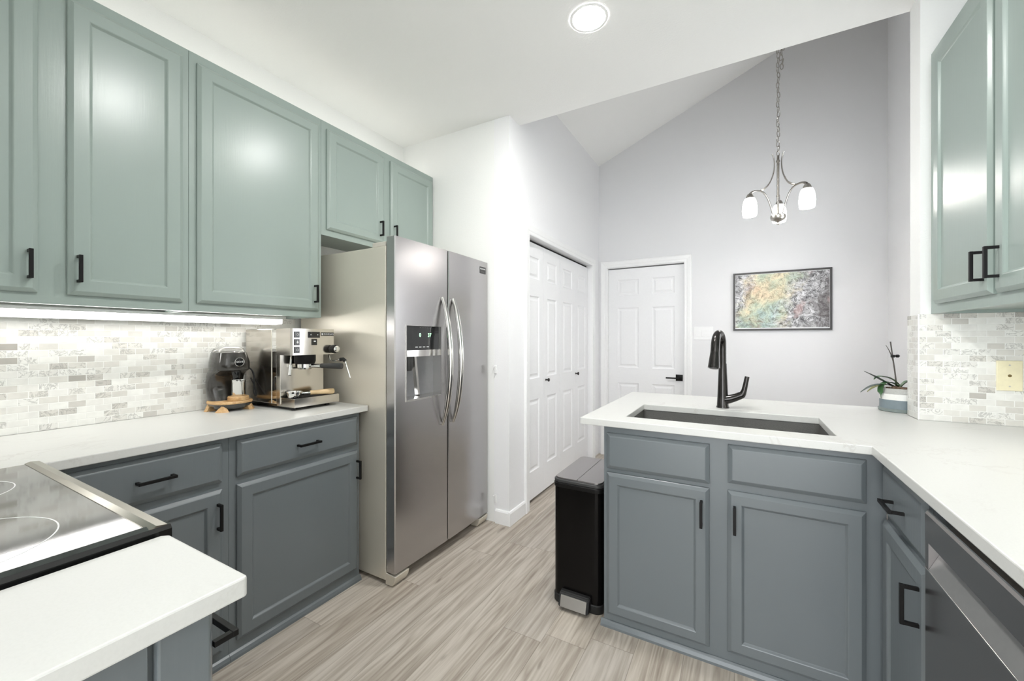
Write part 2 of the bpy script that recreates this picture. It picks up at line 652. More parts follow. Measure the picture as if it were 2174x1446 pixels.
def bez(p0, p1, p2, p3, n=12):
    p0, p1, p2, p3 = map(Vector, (p0, p1, p2, p3))
    return [p0 * (1 - t) ** 3 + p1 * 3 * t * (1 - t) ** 2 + p2 * 3 * t * t * (1 - t) + p3 * t ** 3 for t in [i / n for i in range(n + 1)]]


def face_map(kind, plane):
    """(u along the face, v up, w outwards) -> world for a vertical face"""
    if kind == '+x':
        return lambda u, v, w: (plane + w, u, v)
    if kind == '-x':
        return lambda u, v, w: (plane - w, u, v)
    if kind == '-y':
        return lambda u, v, w: (u, plane - w, v)
    return lambda u, v, w: (u, plane + w, v)


def loops(bm, F, u0, u1, v0, v1, prof, cap=True):
    """concentric rectangles: prof = [(inset, w)]"""
    b = bmesh.new()
    vr = []
    for ins, w in prof:
        vr.append([b.verts.new(F(u, v, w)) for u, v in ((u0 + ins, v0 + ins), (u1 - ins, v0 + ins), (u1 - ins, v1 - ins), (u0 + ins, v1 - ins))])
    for A, B in zip(vr, vr[1:]):
        for i in range(4):
            b.faces.new((A[i], A[(i + 1) % 4], B[(i + 1) % 4], B[i]))
    if cap:
        b.faces.new(vr[-1])
        b.faces.new(vr[0])
    join(bm, b)
    return bm


def door_panel(F, u0, u1, v0, v1, stile=0.052):
    return loops(bmesh.new(), F, u0, u1, v0, v1,
                 [(0, 0), (0, 0.009), (0.002, 0.011), (0.011, 0.0175), (0.0135, 0.019), (stile, 0.019), (stile + 0.003, 0.0175),
                  (stile + 0.007, 0.013), (stile + 0.010, 0.0105)])


def drawer_front(F, u0, u1, v0, v1):
    return loops(bmesh.new(), F, u0, u1, v0, v1, [(0, 0), (0, 0.009), (0.002, 0.011), (0.013, 0.0178), (0.016, 0.019)])


def fbox(bm, F, u0, u1, v0, v1, w0, w1, bev=0.0, mi=0):
    a, c = F(u0, v0, w0), F(u1, v1, w1)
    lo = [min(p, q) for p, q in zip(a, c)]
    hi = [max(p, q) for p, q in zip(a, c)]
    return box(bm, lo[0], hi[0], lo[1], hi[1], lo[2], hi[2], bev, 2, mi)


def pull(F, u, v, length, vertical, base=0.019, proud=0.032, t=0.010):
    bm = bmesh.new()
    h = length / 2
    if vertical:
        fbox(bm, F, u - t / 2, u + t / 2, v - h, v + h, base + proud - 0.009, base + proud, 0.001)
        for s in (-1, 1):
            e = v + s * (h - t / 2)
            fbox(bm, F, u - t / 2 + .0008, u + t / 2 - .0008, e - t / 2 + .0005, e + t / 2 - .0005, base, base + proud - 0.008)
    else:
        fbox(bm, F, u - h, u + h, v - t / 2, v + t / 2, base + proud - 0.009, base + proud, 0.001)
        for s in (-1, 1):
            e = u + s * (h - t / 2)
            fbox(bm, F, e - t / 2 + .0005, e + t / 2 - .0005, v - t / 2 + .0008, v + t / 2 - .0008, base, base + proud - 0.008)
    return bm


FONTCACHE = {}


def text_bm(s, size, F, u, v, w, depth=0.0006, align='CENTER'):
    """text as a thin solid on a vertical face; F maps (u, v, w)"""
    cu = bpy.data.curves.new('txt', 'FONT')
    cu.body = s
    cu.size = size
    cu.extrude = depth
    cu.align_x = align
    cu.align_y = 'CENTER'
    o = bpy.data.objects.new('txt', cu)
    COL.objects.link(o)
    dg = bpy.context.evaluated_depsgraph_get()
    me = bpy.data.meshes.new_from_object(o.evaluated_get(dg))
    bm = bmesh.new()
    bm.from_mesh(me)
    for p in bm.verts:
        p.co = Vector(F(u + p.co.x, v + p.co.y, w + p.co.z))
    bpy.data.objects.remove(o, do_unlink=True)
    bpy.data.meshes.remove(me)
    return bm


def structure(name, bm, mat, origin=None, smooth=False):
    return tag(obj(name, bm, mat, None, origin, smooth), kind='structure')


# ------------------------------------------------------------------ key dimensions (metres)
XL = -2.33            # left wall
YR = 2.385            # return wall beside the refrigerator
XP = -1.365           # pantry wall
YF = 4.38             # far wall
XR = 1.035            # right wall
YS = 2.412            # partition wall, kitchen side
ZC = 2.78             # flat kitchen ceiling
CT, CB = 0.914, 0.884  # counter top and underside


def vault(x):
    return 3.168 + 0.422 * (x - XP)


# ------------------------------------------------------------------ room shell
structure('floor', mkbox(-2.6, 1.6, -2.7, 4.6, -0.05, 0.0), M['floor'])
structure('ceiling', mkbox(-2.6, 1.2, -2.7, 2.54, ZC, ZC + 0.12), M['ceil'])
structure('wall_left', mkbox(XL - 0.12, XL, -0.42, YR + 0.12, 0, ZC), M['wall'])
structure('wall_return', mkbox(XL, XP - 0.1205, YR, YR + 0.12, 0, ZC), M['wall'])
structure('wall_near', mkbox(XL, -0.62, -0.42, -0.30, 0, ZC), M['wall'])
structure('wall_rear', mkbox(-2.6, -2.48, -2.7, -0.42, 0, ZC), M['wall'])
structure('wall_right', mkbox(XR, XR + 0.12, -2.7, YS, 0, ZC), M['wall'])
structure('wall_partition', mkbox(0.681, XR + 0.12, YS, 2.532, 0, ZC), M['wall'])
WY0, WY1, WZ0, WZ1 = 2.80, 3.50, 1.00, 2.05        # unseen window opening, added to let daylight into the dining area
structure('wall_dining', cells(bmesh.new(), [2.533, WY0, WY1, YF + 0.12], [0, WZ0, WZ1, 4.3], lambda a, b: not (WY0 < a < WY1 and WZ0 < b < WZ1), 1.044, 1.164,
                               mapf=lambda a, b, c: (c, a, b)), M['wall_pantry'])
structure('wall_header', prism(bmesh.new(), [(XP - 0.12, ZC + 0.12), (1.164, ZC + 0.12), (1.164, vault(1.164) + .1), (XP - 0.12, vault(XP - 0.12) + .1)], 1, 2.44, 2.54), M['wall_dim'])
structure('ceiling_dining', prism(bmesh.new(), [(XP - 0.13, vault(XP - 0.13)), (1.2, vault(1.2)), (1.2, vault(1.2) + 0.1), (XP - 0.13, vault(XP - 0.13) + 0.1)], 1, 2.42, YF + 0.13), M['ceil'])

# pantry wall with the double bifold opening, backed by the closet
PY0, PY1, PZ = 2.672, 4.138, 2.035
bm = cells(bmesh.new(), [YR, PY0, PY1, YF + 0.12], [0, PZ, 3.3], lambda a, b: not (PY0 < a < PY1 and b < PZ), XP - 0.12, XP,
           mapf=lambda a, b, c: (c, a, b))
box(bm, XP - 0.13, XP - 0.121, PY0 - 0.1, PY1 + 0.1, 0, PZ + 0.1)
structure('wall_pantry', bm, M['wall_pantry'])
# far wall with the door opening
DX0, DX1, DZ = -1.272, -0.492, 2.035
bm = cells(bmesh.new(), [XP, DX0, DX1, 1.044], [0, DZ, 4.25], lambda a, b: not (DX0 < a < DX1 and b < DZ), YF, YF + 0.12,
           mapf=lambda a, b, c: (a, c, b))
box(bm, DX0 - 0.1, DX1 + 0.1, YF + 0.121, YF + 0.13, 0, DZ + 0.1)
structure('wall_far', bm, M['wall_dim'])

bm = cells(bmesh.new(), [WY0 + 0.001, WY0 + 0.05, (WY0 + WY1) / 2 - 0.02, (WY0 + WY1) / 2 + 0.02, WY1 - 0.05, WY1 - 0.001], [WZ0 + 0.001, WZ0 + 0.05, WZ1 - 0.05, WZ1 - 0.001],
           lambda a, b: not (WZ0 + 0.05 < b < WZ1 - 0.05 and (WY0 + 0.05 < a < WY1 - 0.05) and abs(a - (WY0 + WY1) / 2) > 0.02), 1.10, 1.14, mapf=lambda a, b, c: (c, a, b))
structure('added_window_1', bm, M['trim'])  # frame of the added window, out of view behind the partition


def casing(name, F, u0, u1, v1, width=0.07):
    """three-sided moulded door casing, mitred profile"""
    bm = bmesh.new()
    prof = [(0, 0), (0, 0.010), (0.006, 0.013), (0.024, 0.013), (0.030, 0.016), (width - 0.012, 0.019), (width - 0.004, 0.017), (width, 0.012), (width, 0)]
    path = []
    for (px, py, ox, oy) in ((u0, 0, -1, 0), (u0, v1, -1, 1), (u1, v1, 1, 1), (u1, 0, 1, 0)):
        path.append([F(px + ox * d, py + (oy * d if oy else 0.0), w) for d, w in prof])
    skin(bm, path)
    return structure(name, bm, M['trim'])


FP = face_map('+x', XP)
FF = face_map('-y', YF)
casing('trim_1', FP, PY0, PY1, PZ)
casing('trim_2', FF, DX0, DX1, DZ)


def baseboard(name, F, u0, u1):
    bm = bmesh.new()
    prof = [(0, 0), (0, 0.014), (0.083, 0.014), (0.095, 0.009), (0.095, 0)]
    rings = [[F(u, z, w) for z, w in prof] for u in (u0, u1)]
    skin(bm, rings)
    return structure(name, bm, M['trim'])


baseboard('baseboard_return', face_map('-y', YR), -1.47, XP)
baseboard('baseboard_pantry', FP, YR - 0.0141, PY0 - 0.071)
baseboard('baseboard_far', FF, DX1 + 0.071, 1.043)
baseboard('baseboard_dining', face_map('-x', 1.044), 2.54, YF - 0.015)


def leaf_door(F, u0, u1, v0, v1, ucols, vrows, back=-0.02):
    """flat slab with raised six-panel style fields"""
    us = sorted({u0, u1, *[x for c in ucols for x in c]})
    vs = sorted({v0, v1, *[x for r in vrows for x in r]})
    bm = bmesh.new()
    for i in range(len(us) - 1):
        for j in range(len(vs) - 1):
            a, b, c, d = us[i], us[i + 1], vs[j], vs[j + 1]
            if (a, b) in ucols and (c, d) in vrows:
                loops(bm, F, a, b, c, d, [(0, 0), (0.006, -0.005), (0.013, -0.007), (0.022, -0.007), (0.038, -0.0015)], False)
                q = 0.038
                fcs = [bm.verts.new(F(*p)) for p in ((a + q, c + q, -0.0015), (b - q, c + q, -0.0015), (b - q, d - q, -0.0015), (a + q, d - q, -0.0015))]
                bm.faces.new(fcs)
            else:
                bm.faces.new([bm.verts.new(F(*p)) for p in ((a, c, 0), (b, c, 0), (b, d, 0), (a, d, 0))])
    bmesh.ops.remove_doubles(bm, verts=bm.verts, dist=1e-5)
    be = [e for e in bm.edges if len(e.link_faces) == 1]
    r = bmesh.ops.extrude_edge_only(bm, edges=be)
    nv = [g for g in r['geom'] if isinstance(g, bmesh.types.BMVert)]
    d = Vector(F(0, 0, back)) - Vector(F(0, 0, 0))
    bmesh.ops.translate(bm, verts=nv, vec=d)
    ne = [g for g in r['geom'] if isinstance(g, bmesh.types.BMEdge) and len(g.link_faces) == 1]
    bmesh.ops.holes_fill(bm, edges=ne)
    return bm


ROWS = [(0.235, 0.79), (0.955, 1.60), (1.735, 1.905)]
FPd = face_map('+x', XP - 0.045)
pd = bpy.data.objects.new('door_1', None)
COL.objects.link(pd)
pd.location = (XP - 0.045, (PY0 + PY1) / 2, 0)
ORIGIN[pd.name] = Vector(pd.location)
tag(pd, kind='structure')
pairs = [(PY0 + 0.006, 3.374), (3.377, PY1 - 0.006)]
knob_y = [3.075, 3.775]
for (a, b), ky in zip(pairs, knob_y):
    mid = (a + b) / 2
    for (c, d) in ((a, mid - 0.0006), (mid + 0.0006, b)):
        w = d - c
        lf = obj('bifold_leaf', leaf_door(FPd, c, d, 0.022, 2.012, [(c + 0.075, d - 0.075)], ROWS), M['door'], pd)
        if c < ky < d:
            kb = lathe(bmesh.new(), [(0.009, 0), (0.009, 0.003), (0.0055, 0.005), (0.005, 0.016), (0.012, 0.020), (0.015, 0.026), (0.014, 0.031), (0.009, 0.034)], (XP - 0.045, ky, 0.926), (1, 0, 0), 20)
            obj('knob', kb, M['gunmetal'], lf, smooth=True)
# dark head gap above the bifold leaves
obj('track', mkbox(XP - 0.085, XP - 0.06, PY0 + 0.004, PY1 - 0.004, 2.016, 2.033), M['gap'], pd)

FFd = face_map('-y', YF + 0.045)
dd = bpy.data.objects.new('door_2', None)
COL.objects.link(dd)
dd.location = ((DX0 + DX1) / 2, YF + 0.045, 0)
ORIGIN[dd.name] = Vector(dd.location)
tag(dd, kind='structure')
dl = obj('door_leaf', leaf_door(FFd, DX0 + 0.004, DX1 - 0.004, 0.012, 2.022, [(-1.168, -0.945), (-0.81, -0.587)], ROWS, -0.035), M['door'], dd)
bm = bmesh.new()
fbox(bm, FFd, -0.576, -0.510, 0.838, 0.902, 0, 0.008, 0.001)
lathe(bm, [(0.011, 0.008), (0.011, 0.05)], (-0.543, YF + 0.045, 0.868), (0, -1, 0), 16)
tube(bm, [(-0.543, YF + 0.045 - 0.05, 0.868), (-0.60, YF + 0.045 - 0.052, 0.868), (-0.665, YF + 0.045 - 0.052, 0.868)], 0.007, 10)
obj('lever_handle', bm, M['black'], dl, smooth=True)
# jamb stops
bm = bmesh.new()
for a, b in ((DX0 - 0.0, DX0 + 0.003), (DX1 - 0.003, DX1)):
    box(bm, a, b, YF - 0.001, YF + 0.08, 0, DZ)
box(bm, DX0, DX1, YF - 0.001, YF + 0.08, DZ - 0.004, DZ)
structure('trim_3', bm, M['trim'])

# ------------------------------------------------------------------ tiled backsplashes
tag(obj('tile_backsplash', mkbox(XL + 0.0005, XL + 0.008, -0.299, 1.482, CT + 0.0005, 1.3815), M['mos_y'], None, (XL, 0.0, CT)),
    'white and grey marble mosaic backsplash on the left wall above the coffee grinder', 'backsplash')
bs = thing('tile_backsplash', (0.673, YS, CT), 'marble mosaic backsplash wrapping the short wall end beside the potted orchid', 'backsplash')
obj('tile_field', mkbox(0.675, XR - 0.0005, YS - 0.008, YS - 0.0003, CT, 1.3715), M['mos_x'], bs)
obj('tile_return', mkbox(0.673, 0.681, YS - 0.006, 2.538, CT, 1.369), M['mos_y'], bs)
obj('edge_trim', mkbox(0.6715, 0.676, YS - 0.0095, YS - 0.005, CT, 1.372, 0.0005), M['trim'], bs)

tag(obj('tile_backsplash', mkbox(XR - 0.0082, XR - 0.0005, -0.30, YS - 0.0088, CT + 0.0005, 1.3715), M['mos_y'], None, (XR, 1.0, CT)),
    'marble mosaic backsplash on the right wall under the wall cabinet with paired handles', 'backsplash')

# ------------------------------------------------------------------ lamps
def can_light(x, y, label):
    t = thing('recessed_light', (x, y, ZC), label, 'ceiling light', 'recessed ceiling lights')
    lathe_bm = lathe(bmesh.new(), [(0.073, -0.0005), (0.073, -0.0025), (0.077, -0.003), (0.087, -0.002), (0.089, -0.0005)], (x, y, ZC), (0, 0, 1), 40, False, False)
    obj('trim_ring', lathe_bm, M['trim'], t, smooth=True)
    obj('lens', lathe(bmesh.new(), [(0.0732, -0.001), (0.0732, -0.0035)], (x, y, ZC), (0, 0, 1), 40), M['lens'], t)


can_light(-0.625, 1.85, 'round recessed ceiling light glowing white above the kitchen floor')
can_light(-0.625, 0.98, 'round recessed ceiling light nearer to the range, above the wall cabinets')

def led_bar(x, y0, y1, z, side, label):
    # side = +1 when the wall is on the -x side of the bar; the housing has a back lip towards that wall
    t = thing('under_cabinet_light', (x, (y0 + y1) / 2, z + 0.019), label, 'light bar', 'light bars under the wall cabinets')
    bm = mkbox(x - 0.025, x + 0.025, y0, y1, z + 0.024, z + 0.036)
    xl = x - 0.026 * side
    box(bm, min(xl, xl - 0.003 * side), max(xl, xl - 0.003 * side), y0, y1, z - 0.004, z + 0.036)
    obj('housing', bm, M['white_plastic'], t)
    q = lambda d: x + d * side
    ring = lambda y: [(q(-0.0255), y, z + 0.0235), (q(-0.0255), y, z), (q(0.016), y, z), (q(0.022), y, z + 0.003), (q(0.025), y, z + 0.009), (q(0.025), y, z + 0.0235)]
    obj('diffuser', skin(bmesh.new(), [ring(y0), ring(y1)]), M['led'], t)


led_bar(-2.232, -0.20, 1.332, 1.3465, 1, 'bright white LED bar under the left wall cabinets')
led_bar(0.86, 0.80, 2.00, 1.3465, -1, 'white LED bar under the right wall cabinets, shining on the right counter')

# ------------------------------------------------------------------ cabinets
FU = face_map('+x', -2.03)       # left wall cabinets, face-frame plane
DB, DT = 1.418, 2.443


def upper_body(t, y0, y1, z0, z1=2.484, x0=XL + 0.001, x1=-2.03):
    bm = bmesh.new()
    xi = min(x0, x1) if x1 > x0 else x1
    # hollow shell: two sides, top, recessed bottom, back, face frame
    a, b = min(x0, x1), max(x0, x1)
    s = 1 if x1 > x0 else -1
    f0, f1 = (x1 - 0.02, x1) if s > 0 else (x1, x1 + 0.02)
    ga, gb = (a, b - 0.0205) if s > 0 else (a + 0.0205, b)
    box(bm, ga, gb, y0, y0 + 0.016, z0, z1)
    box(bm, ga, gb, y1 - 0.016, y1, z0, z1)
    box(bm, ga, gb, y0 + 0.016, y1 - 0.016, z1 - 0.016, z1)
    box(bm, a, b - 0.021 if s > 0 else b, y0 + 0.016, y1 - 0.016, z0 + 0.012, z0 + 0.028) if s > 0 else box(bm, a + 0.021, b, y0 + 0.016, y1 - 0.016, z0 + 0.012, z0 + 0.028)
    box(bm, f0, f1, y0 + 0.0005, y1 - 0.0005, z0 + 0.0002, z1 - 0.0002, 0.0004)
    return obj('cabinet_body', bm, M['green'], t)


def upper(y0, y1, z0, doors, label):
    t = thing('wall_cabinet', (-2.18, (y0 + y1) / 2, z0), label, 'wall cabinet')
    upper_body(t, y0, y1, z0)
    obj('top_light', mkbox(-2.19, -2.165, y0 + 0.02, y1 - 0.02, 2.4845, 2.496), M['top_led'], t)
    for a, b, dz0, hy in doors:
        d = obj('door', door_panel(FU, a, b, dz0, DT), M['green'], t)
        obj('handle', pull(FU, hy, dz0 + 0.09, 0.095, True), M['black'], d)
    return t


upper(0.032, 0.8228, 1.382, [(0.068, 0.400, DB, 0.378), (0.467, 0.799, DB, 0.491)], 'sage green wall cabinet with two tall doors above the grey tiled wall, nearest the range')
upper(0.8231, 1.4438, 1.382, [(0.850, 1.424, DB, 1.392)], 'sage green wall cabinet with one wide door above the espresso machine')
upper(1.4441, 2.382, 1.845, [(1.474, 1.889, 1.880, 1.852), (1.948, 2.366, 1.880, 1.972)], 'short sage green wall cabinet with two doors over the refrigerator')

FRU = face_map('-x', 0.715)
t = thing('wall_cabinet', (0.87, 1.86, 1.37), 'sage green wall cabinet with paired black handles on the right wall', 'wall cabinet')
upper_body(t, 0.70, YS - 0.002, 1.372, 2.49, XR - 0.001, 0.715)
for a, b, hy in ((1.892, 2.338, 1.925), (1.385, 1.868, 1.835), (0.735, 1.36, 1.32)):
    d = obj('door', door_panel(FRU, a, b, 1.410, 2.445), M['green'], t)
    obj('handle', pull(FRU, hy, 1.505, 0.10, True, 0.019, 0.034), M['black'], d)


def shell(bm, x0, x1, y0, y1, z0, z1, front, th=0.018, frame=0.02):
    """open-topped carcass with a full face frame slab on the front side"""
    box(bm, x0, x1, y0, y0 + th, z0, z1)
    box(bm, x0, x1, y1 - th, y1, z0, z1)
    box(bm, x0, x0 + th, y0 + th, y1 - th, z0, z1)
    box(bm, x1 - th, x1, y0 + th, y1 - th, z0, z1)
    box(bm, x0 + th, x1 - th, y0 + th, y1 - th, z0, z0 + th)
    return bm


def shoe(F, u0, u1):
    bm = bmesh.new()
    prof = [(0.0, 0.0), (0.0, 0.016), (0.010, 0.0155), (0.022, 0.010), (0.028, 0.003), (0.028, 0)]
    skin(bm, [[F(u, z, w) for z, w in prof] for u in (u0, u1)])
    return bm


# left run
FL = face_map('+x', -1.75)
t = thing('base_cabinet', (-2.04, 0.62, 0), 'slate grey base cabinet in the left corner, partly hidden by the cooktop', 'base cabinet')
obj('cabinet_body', shell(bmesh.new(), XL + 0.001, -1.75, 0.300, 0.8415, 0, CB - 0.001, '+x'), M['slate'], t)
d = obj('drawer', drawer_front(FL, 0.390, 0.815, 0.714, 0.864), M['slate'], t)
obj('handle', pull(FL, 0.606, 0.789, 0.105, False), M['black'], d)
d = obj('door', door_panel(FL, 0.390, 0.816, 0.062, 0.687), M['slate'], t)
obj('handle', pull(FL, 0.796, 0.589, 0.10, True), M['black'], d)
obj('shoe_moulding', shoe(FL, 0.36, 0.8415), M['slate'], t)

t = thing('base_cabinet', (-2.04, 1.15, 0), 'slate grey base cabinet with drawer and wide door beside the refrigerator', 'base cabinet')
obj('cabinet_body', shell(bmesh.new(), XL + 0.001, -1.75, 0.8425, 1.466, 0, CB - 0.001, '+x'), M['slate'], t)
d = obj('drawer', drawer_front(FL, 0.868, 1.449, 0.718, 0.862), M['slate'], t)
obj('handle', pull(FL, 1.163, 0.787, 0.105, False), M['black'], d)
d = obj('door', door_panel(FL, 0.868, 1.450, 0.069, 0.686), M['slate'], t)
obj('handle', pull(FL, 1.436, 0.590, 0.095, True), M['black'], d)
obj('shoe_moulding', shoe(FL, 0.8425, 1.47), M['slate'], t)

# near run end cabinet
FN = face_map('+y', 0.30)
FE = face_map('+x', -0.672)
t = thing('base_cabinet', (-0.79, 0.0, 0), 'narrow slate grey base cabinet under the near counter end', 'base cabinet')
obj('cabinet_body', shell(bmesh.new(), -0.902, -0.690, -0.298, 0.30, 0, CB - 0.001, '+y'), M['slate'], t)
bm = bmesh.new()
box(bm, -0.690, -0.672, 0.238, 0.300, 0, CB - 0.001, 0.003)
box(bm, -0.690, -0.672, -0.298, -0.238, 0, CB - 0.001, 0.003)
box(bm, -0.690, -0.680, -0.230, 0.230, 0, CB - 0.001)
obj('end_panel', bm, M['slate'], t)
d = obj('drawer', drawer_front(FN, -0.880, -0.695, 0.714, 0.864), M['slate'], t)
obj('handle', pull(FN, -0.757, 0.795, 0.11, False, 0.019, 0.034), M['black'], d)
d = obj('door', door_panel(FN, -0.880, -0.695, 0.062, 0.687), M['slate'], t)

# sink run
FS = face_map('-y', 1.77)
t = thing('base_cabinet', (-0.05, 2.1, 0), 'wide slate grey sink cabinet with two doors and two false drawers', 'base cabinet')
obj('cabinet_body', shell(bmesh.new(), -0.528, 0.419, 1.77, 2.40, 0, CB - 0.001, '-y'), M['slate'], t)
for a, b, v0, v1 in ((-0.513, -0.106, 0.698, 0.853), (-0.043, 0.366, 0.714, 0.860)):
    obj('drawer_front', drawer_front(FS, a, b, v0, v1), M['slate'], t)
for a, b, v0, v1, hx in ((-0.513, -0.107, 0.060, 0.680, -0.134), (-0.044, 0.365, 0.068, 0.685, -0.020)):
    d = obj('door', door_panel(FS, a, b, v0, v1, 0.046), M['slate'], t)
    obj('handle', pull(FS, hx, 0.583, 0.10, True), M['black'], d)
obj('shoe_moulding', shoe(FS, -0.540, 0.418), M['slate'], t)

# right run
FRt = face_map('-x', 0.42)
t = thing('base_cabinet', (0.72, 1.58, 0), 'slate grey base cabinet with drawer between sink cabinet and dishwasher', 'base cabinet')
obj('cabinet_body', shell(bmesh.new(), 0.440, XR - 0.002, 1.388, 1.768, 0, CB - 0.001, '-x'), M['slate'], t)
obj('face_frame', mkbox(0.42, 0.4395, 1.388, 1.7680, 0, CB - 0.001), M['slate'], t)
d = obj('drawer', drawer_front(FRt, 1.400, 1.752, 0.700, 0.858), M['slate'], t)
obj('handle', pull(FRt, 1.585, 0.771, 0.105, False, 0.019, 0.036), M['black'], d)
d = obj('door', door_panel(FRt, 1.400, 1.752, 0.062, 0.676), M['slate'], t)
obj('handle', pull(FRt, 1.430, 0.570, 0.105, True, 0.019, 0.038), M['black'], d)

# ------------------------------------------------------------------ countertops
tag(obj('countertop', cells(bmesh.new(), [XL + 0.0085, -1.714], [-0.296, 1.495], lambda a, b: True, CB, CT, 0.003), M['quartz'], None, (-2.02, 0.6, CB)),
    'white quartz countertop along the left wall under grinder and espresso machine', 'countertop')
bm = bmesh.new()
pts = [(-0.902, -0.296), (-0.637, -0.296), (-0.637, 0.330), (-0.640, 0.333), (-0.892, 0.333), (-0.902, 0.324)]
prism(bm, pts, 2, CB, CT, 0.003)
tag(obj('countertop', bm, M['quartz'], None, (-0.77, 0, CB)), 'short white quartz countertop slab at the near left, beside the cooktop', 'countertop')
HX0, HX1, HY0, HY1 = -0.452, 0.303, 1.853, 2.248


def inc(x, y):
    if HX0 < x < HX1 and HY0 < y < HY1:
        return False
    if y > 2.402 and x > 0.672:
        return y > 2.542 and x < 0.95
    if y < 1.735:
        return x > 0.374
    if y > 2.402:
        return True
    return True


bm = cells(bmesh.new(), [-0.627, HX0, HX1, 0.374, 0.672, 0.95, XR - 0.009], [0.74, 1.735, HY0, HY1, 2.402, 2.542, 2.742], inc, CB, CT, 0.003)
tag(obj('countertop', bm, M['quartz'], None, (0.2, 1.9, CB)), 'white quartz countertop with the sink cut-out, turning along the right wall', 'countertop')

# ------------------------------------------------------------------ sink and faucet
t = thing('kitchen_sink', (-0.075, 2.05, 0.66), 'dark grey undermount sink set into the white counter', 'sink')
bm = bmesh.new()
cx_, cy_ = (HX0 + HX1) / 2, (HY0 + HY1) / 2
hx_, hy_ = (HX1 - HX0) / 2 + 0.002, (HY1 - HY0) / 2 + 0.002


def R3(hx, hy, r, z):
    return [(p[0], p[1], z) for p in rrect(cx_, cy_, hx, hy, r, 6)]


skin(bm, [R3(hx_ + 0.014, hy_ + 0.014, 0.03, 0.68), R3(hx_ + 0.014, hy_ + 0.014, 0.03, CB - 0.0012), R3(hx_, hy_, 0.022, CB - 0.0012),
          R3(hx_ - 0.004, hy_ - 0.004, 0.026, 0.74), R3(hx_ - 0.03, hy_ - 0.03, 0.04, 0.70), R3(0.06, 0.06, 0.03, 0.694)])
obj('basin', bm, M['granite'], t, smooth=True)
obj('drain', lathe(bmesh.new(), [(0.045, 0), (0.045, 0.003), (0.03, 0.003), (0.02, 0.001)], (cx_, cy_, 0.6945), (0, 0, 1), 24), M['steel_h'], t, smooth=True)
Fsk = face_map('-y', HY1 + 0.002 - 0.0012)
obj('lettering', text_bm('BLANCO', 0.011, Fsk, -0.083, 0.868, 0.0004, 0.0003), M['grey_ink'], t)

fx, fy = -0.080, 2.335
t = thing('kitchen_faucet', (fx, fy, CT), 'tall dark gunmetal pull-down faucet behind the sink', 'faucet')
bm = bmesh.new()
prof = [(0.030, 0.0), (0.030, 0.004), (0.027, 0.010), (0.0245, 0.06), (0.0225, 0.11), (0.0205, 0.16), (0.0185, 0.225)]
lathe(bm, prof, (fx, fy, CT), (0, 0, 1), 28)
obj('faucet_body', bm, M['gunmetal'], t, smooth=True)
hd = Vector((-0.035, -0.165, 0)).normalized()      # spout direction over the basin
P = lambda d, z: Vector((fx, fy, 0)) + hd * d + Vector((0, 0, z))
arc = [P(0, 1.139), P(0, 1.18), P(0.0, 1.215)]
rr = 0.066
for i in range(1, 13):
    a = PI * i / 13
    arc.append(P(rr - rr * math.cos(a), 1.225 + rr * 1.0 * math.sin(a)))
arc += [P(2 * rr + 0.004, 1.21), P(2 * rr + 0.010, 1.185)]
rad = [0.0165] * 3 + [0.0165 + 0.004 * i / 12 for i in range(1, 13)] + [0.0205, 0.0205]
obj('spout', tube(bmesh.new(), arc, rad, 18), M['gunmetal'], t, smooth=True)
hp = [P(2 * rr + 0.007, 1.20), P(2 * rr + 0.018, 1.155), P(2 * rr + 0.026, 1.125)]
sh = obj('spray_head', tube(bmesh.new(), hp, [0.0205, 0.0245, 0.027], 20), M['gunmetal'], t, smooth=True)
n0 = (hp[2] - hp[1]).normalized()
obj('nozzle', lathe(bmesh.new(), [(0.020, 0), (0.020, 0.003), (0.016, 0.004)], hp[2], n0, 20), M['darkplastic'], sh, smooth=True)
bm = bmesh.new()
tube(bm, bez((fx + 0.005, fy, 0.955), (fx + 0.03, fy - 0.004, 0.958), (fx + 0.055, fy - 0.006, 0.968), (fx + 0.082, fy - 0.008, 0.984), 8),
     [0.024, 0.0235, 0.0225, 0.0215, 0.0205, 0.0195, 0.019, 0.0185, 0.018], 16)
obj('valve_arm', bm, M['gunmetal'], t, smooth=True)
lv = tube(bmesh.new(), bez((fx + 0.080, fy - 0.008, 0.982), (fx + 0.096, fy - 0.01, 0.990), (fx + 0.098, fy - 0.01, 1.03), (fx + 0.108, fy - 0.012, 1.078), 8),
          [0.0185, 0.0175, 0.015, 0.013, 0.012, 0.0115, 0.011, 0.011, 0.0105], 14)
obj('lever', lv, M['gunmetal'], t, smooth=True)

# ------------------------------------------------------------------ dishwasher
t = thing('dishwasher', (0.72, 1.08, 0), 'black stainless dishwasher with pocket handle under the right counter', 'dishwasher')
obj('tub', mkbox(0.436, XR - 0.01, 0.79, 1.382, 0.06, 0.862), M['darkplastic'], t)
obj('kick_plate', mkbox(0.470, 0.520, 0.79, 1.382, 0.0, 0.058), M['blackmat'], t)
FD = face_map('-x', 0.436)
bm = fbox(bmesh.new(), FD, 0.784, 1.386, 0.700, 0.838, 0.024, 0.036, 0.002)
bm.free()
bm = bmesh.new()
prism(bm, [(0.400, 0.765), (0.400, 0.832), (0.404, 0.838), (0.4355, 0.838), (0.4355, 0.765)], 1, 0.784, 1.386)
obj('control_panel', bm, M['dwsteel'], t)
bm = bmesh.new()
box(bm, 0.400, 0.4355, 0.784, 1.386, 0.075, 0.6995, 0.002)
obj('door_panel', bm, M['dwsteel'], t)
bm = bmesh.new()
prism(bm, [(0.4010, 0.700), (0.4355, 0.700), (0.4355, 0.764), (0.430, 0.764)], 1, 0.784, 1.366)
obj('pocket_handle', bm, M['dwlight'], t)
bm = mkbox(0.4005, 0.4355, 1.3665, 1.386, 0.700, 0.7645)
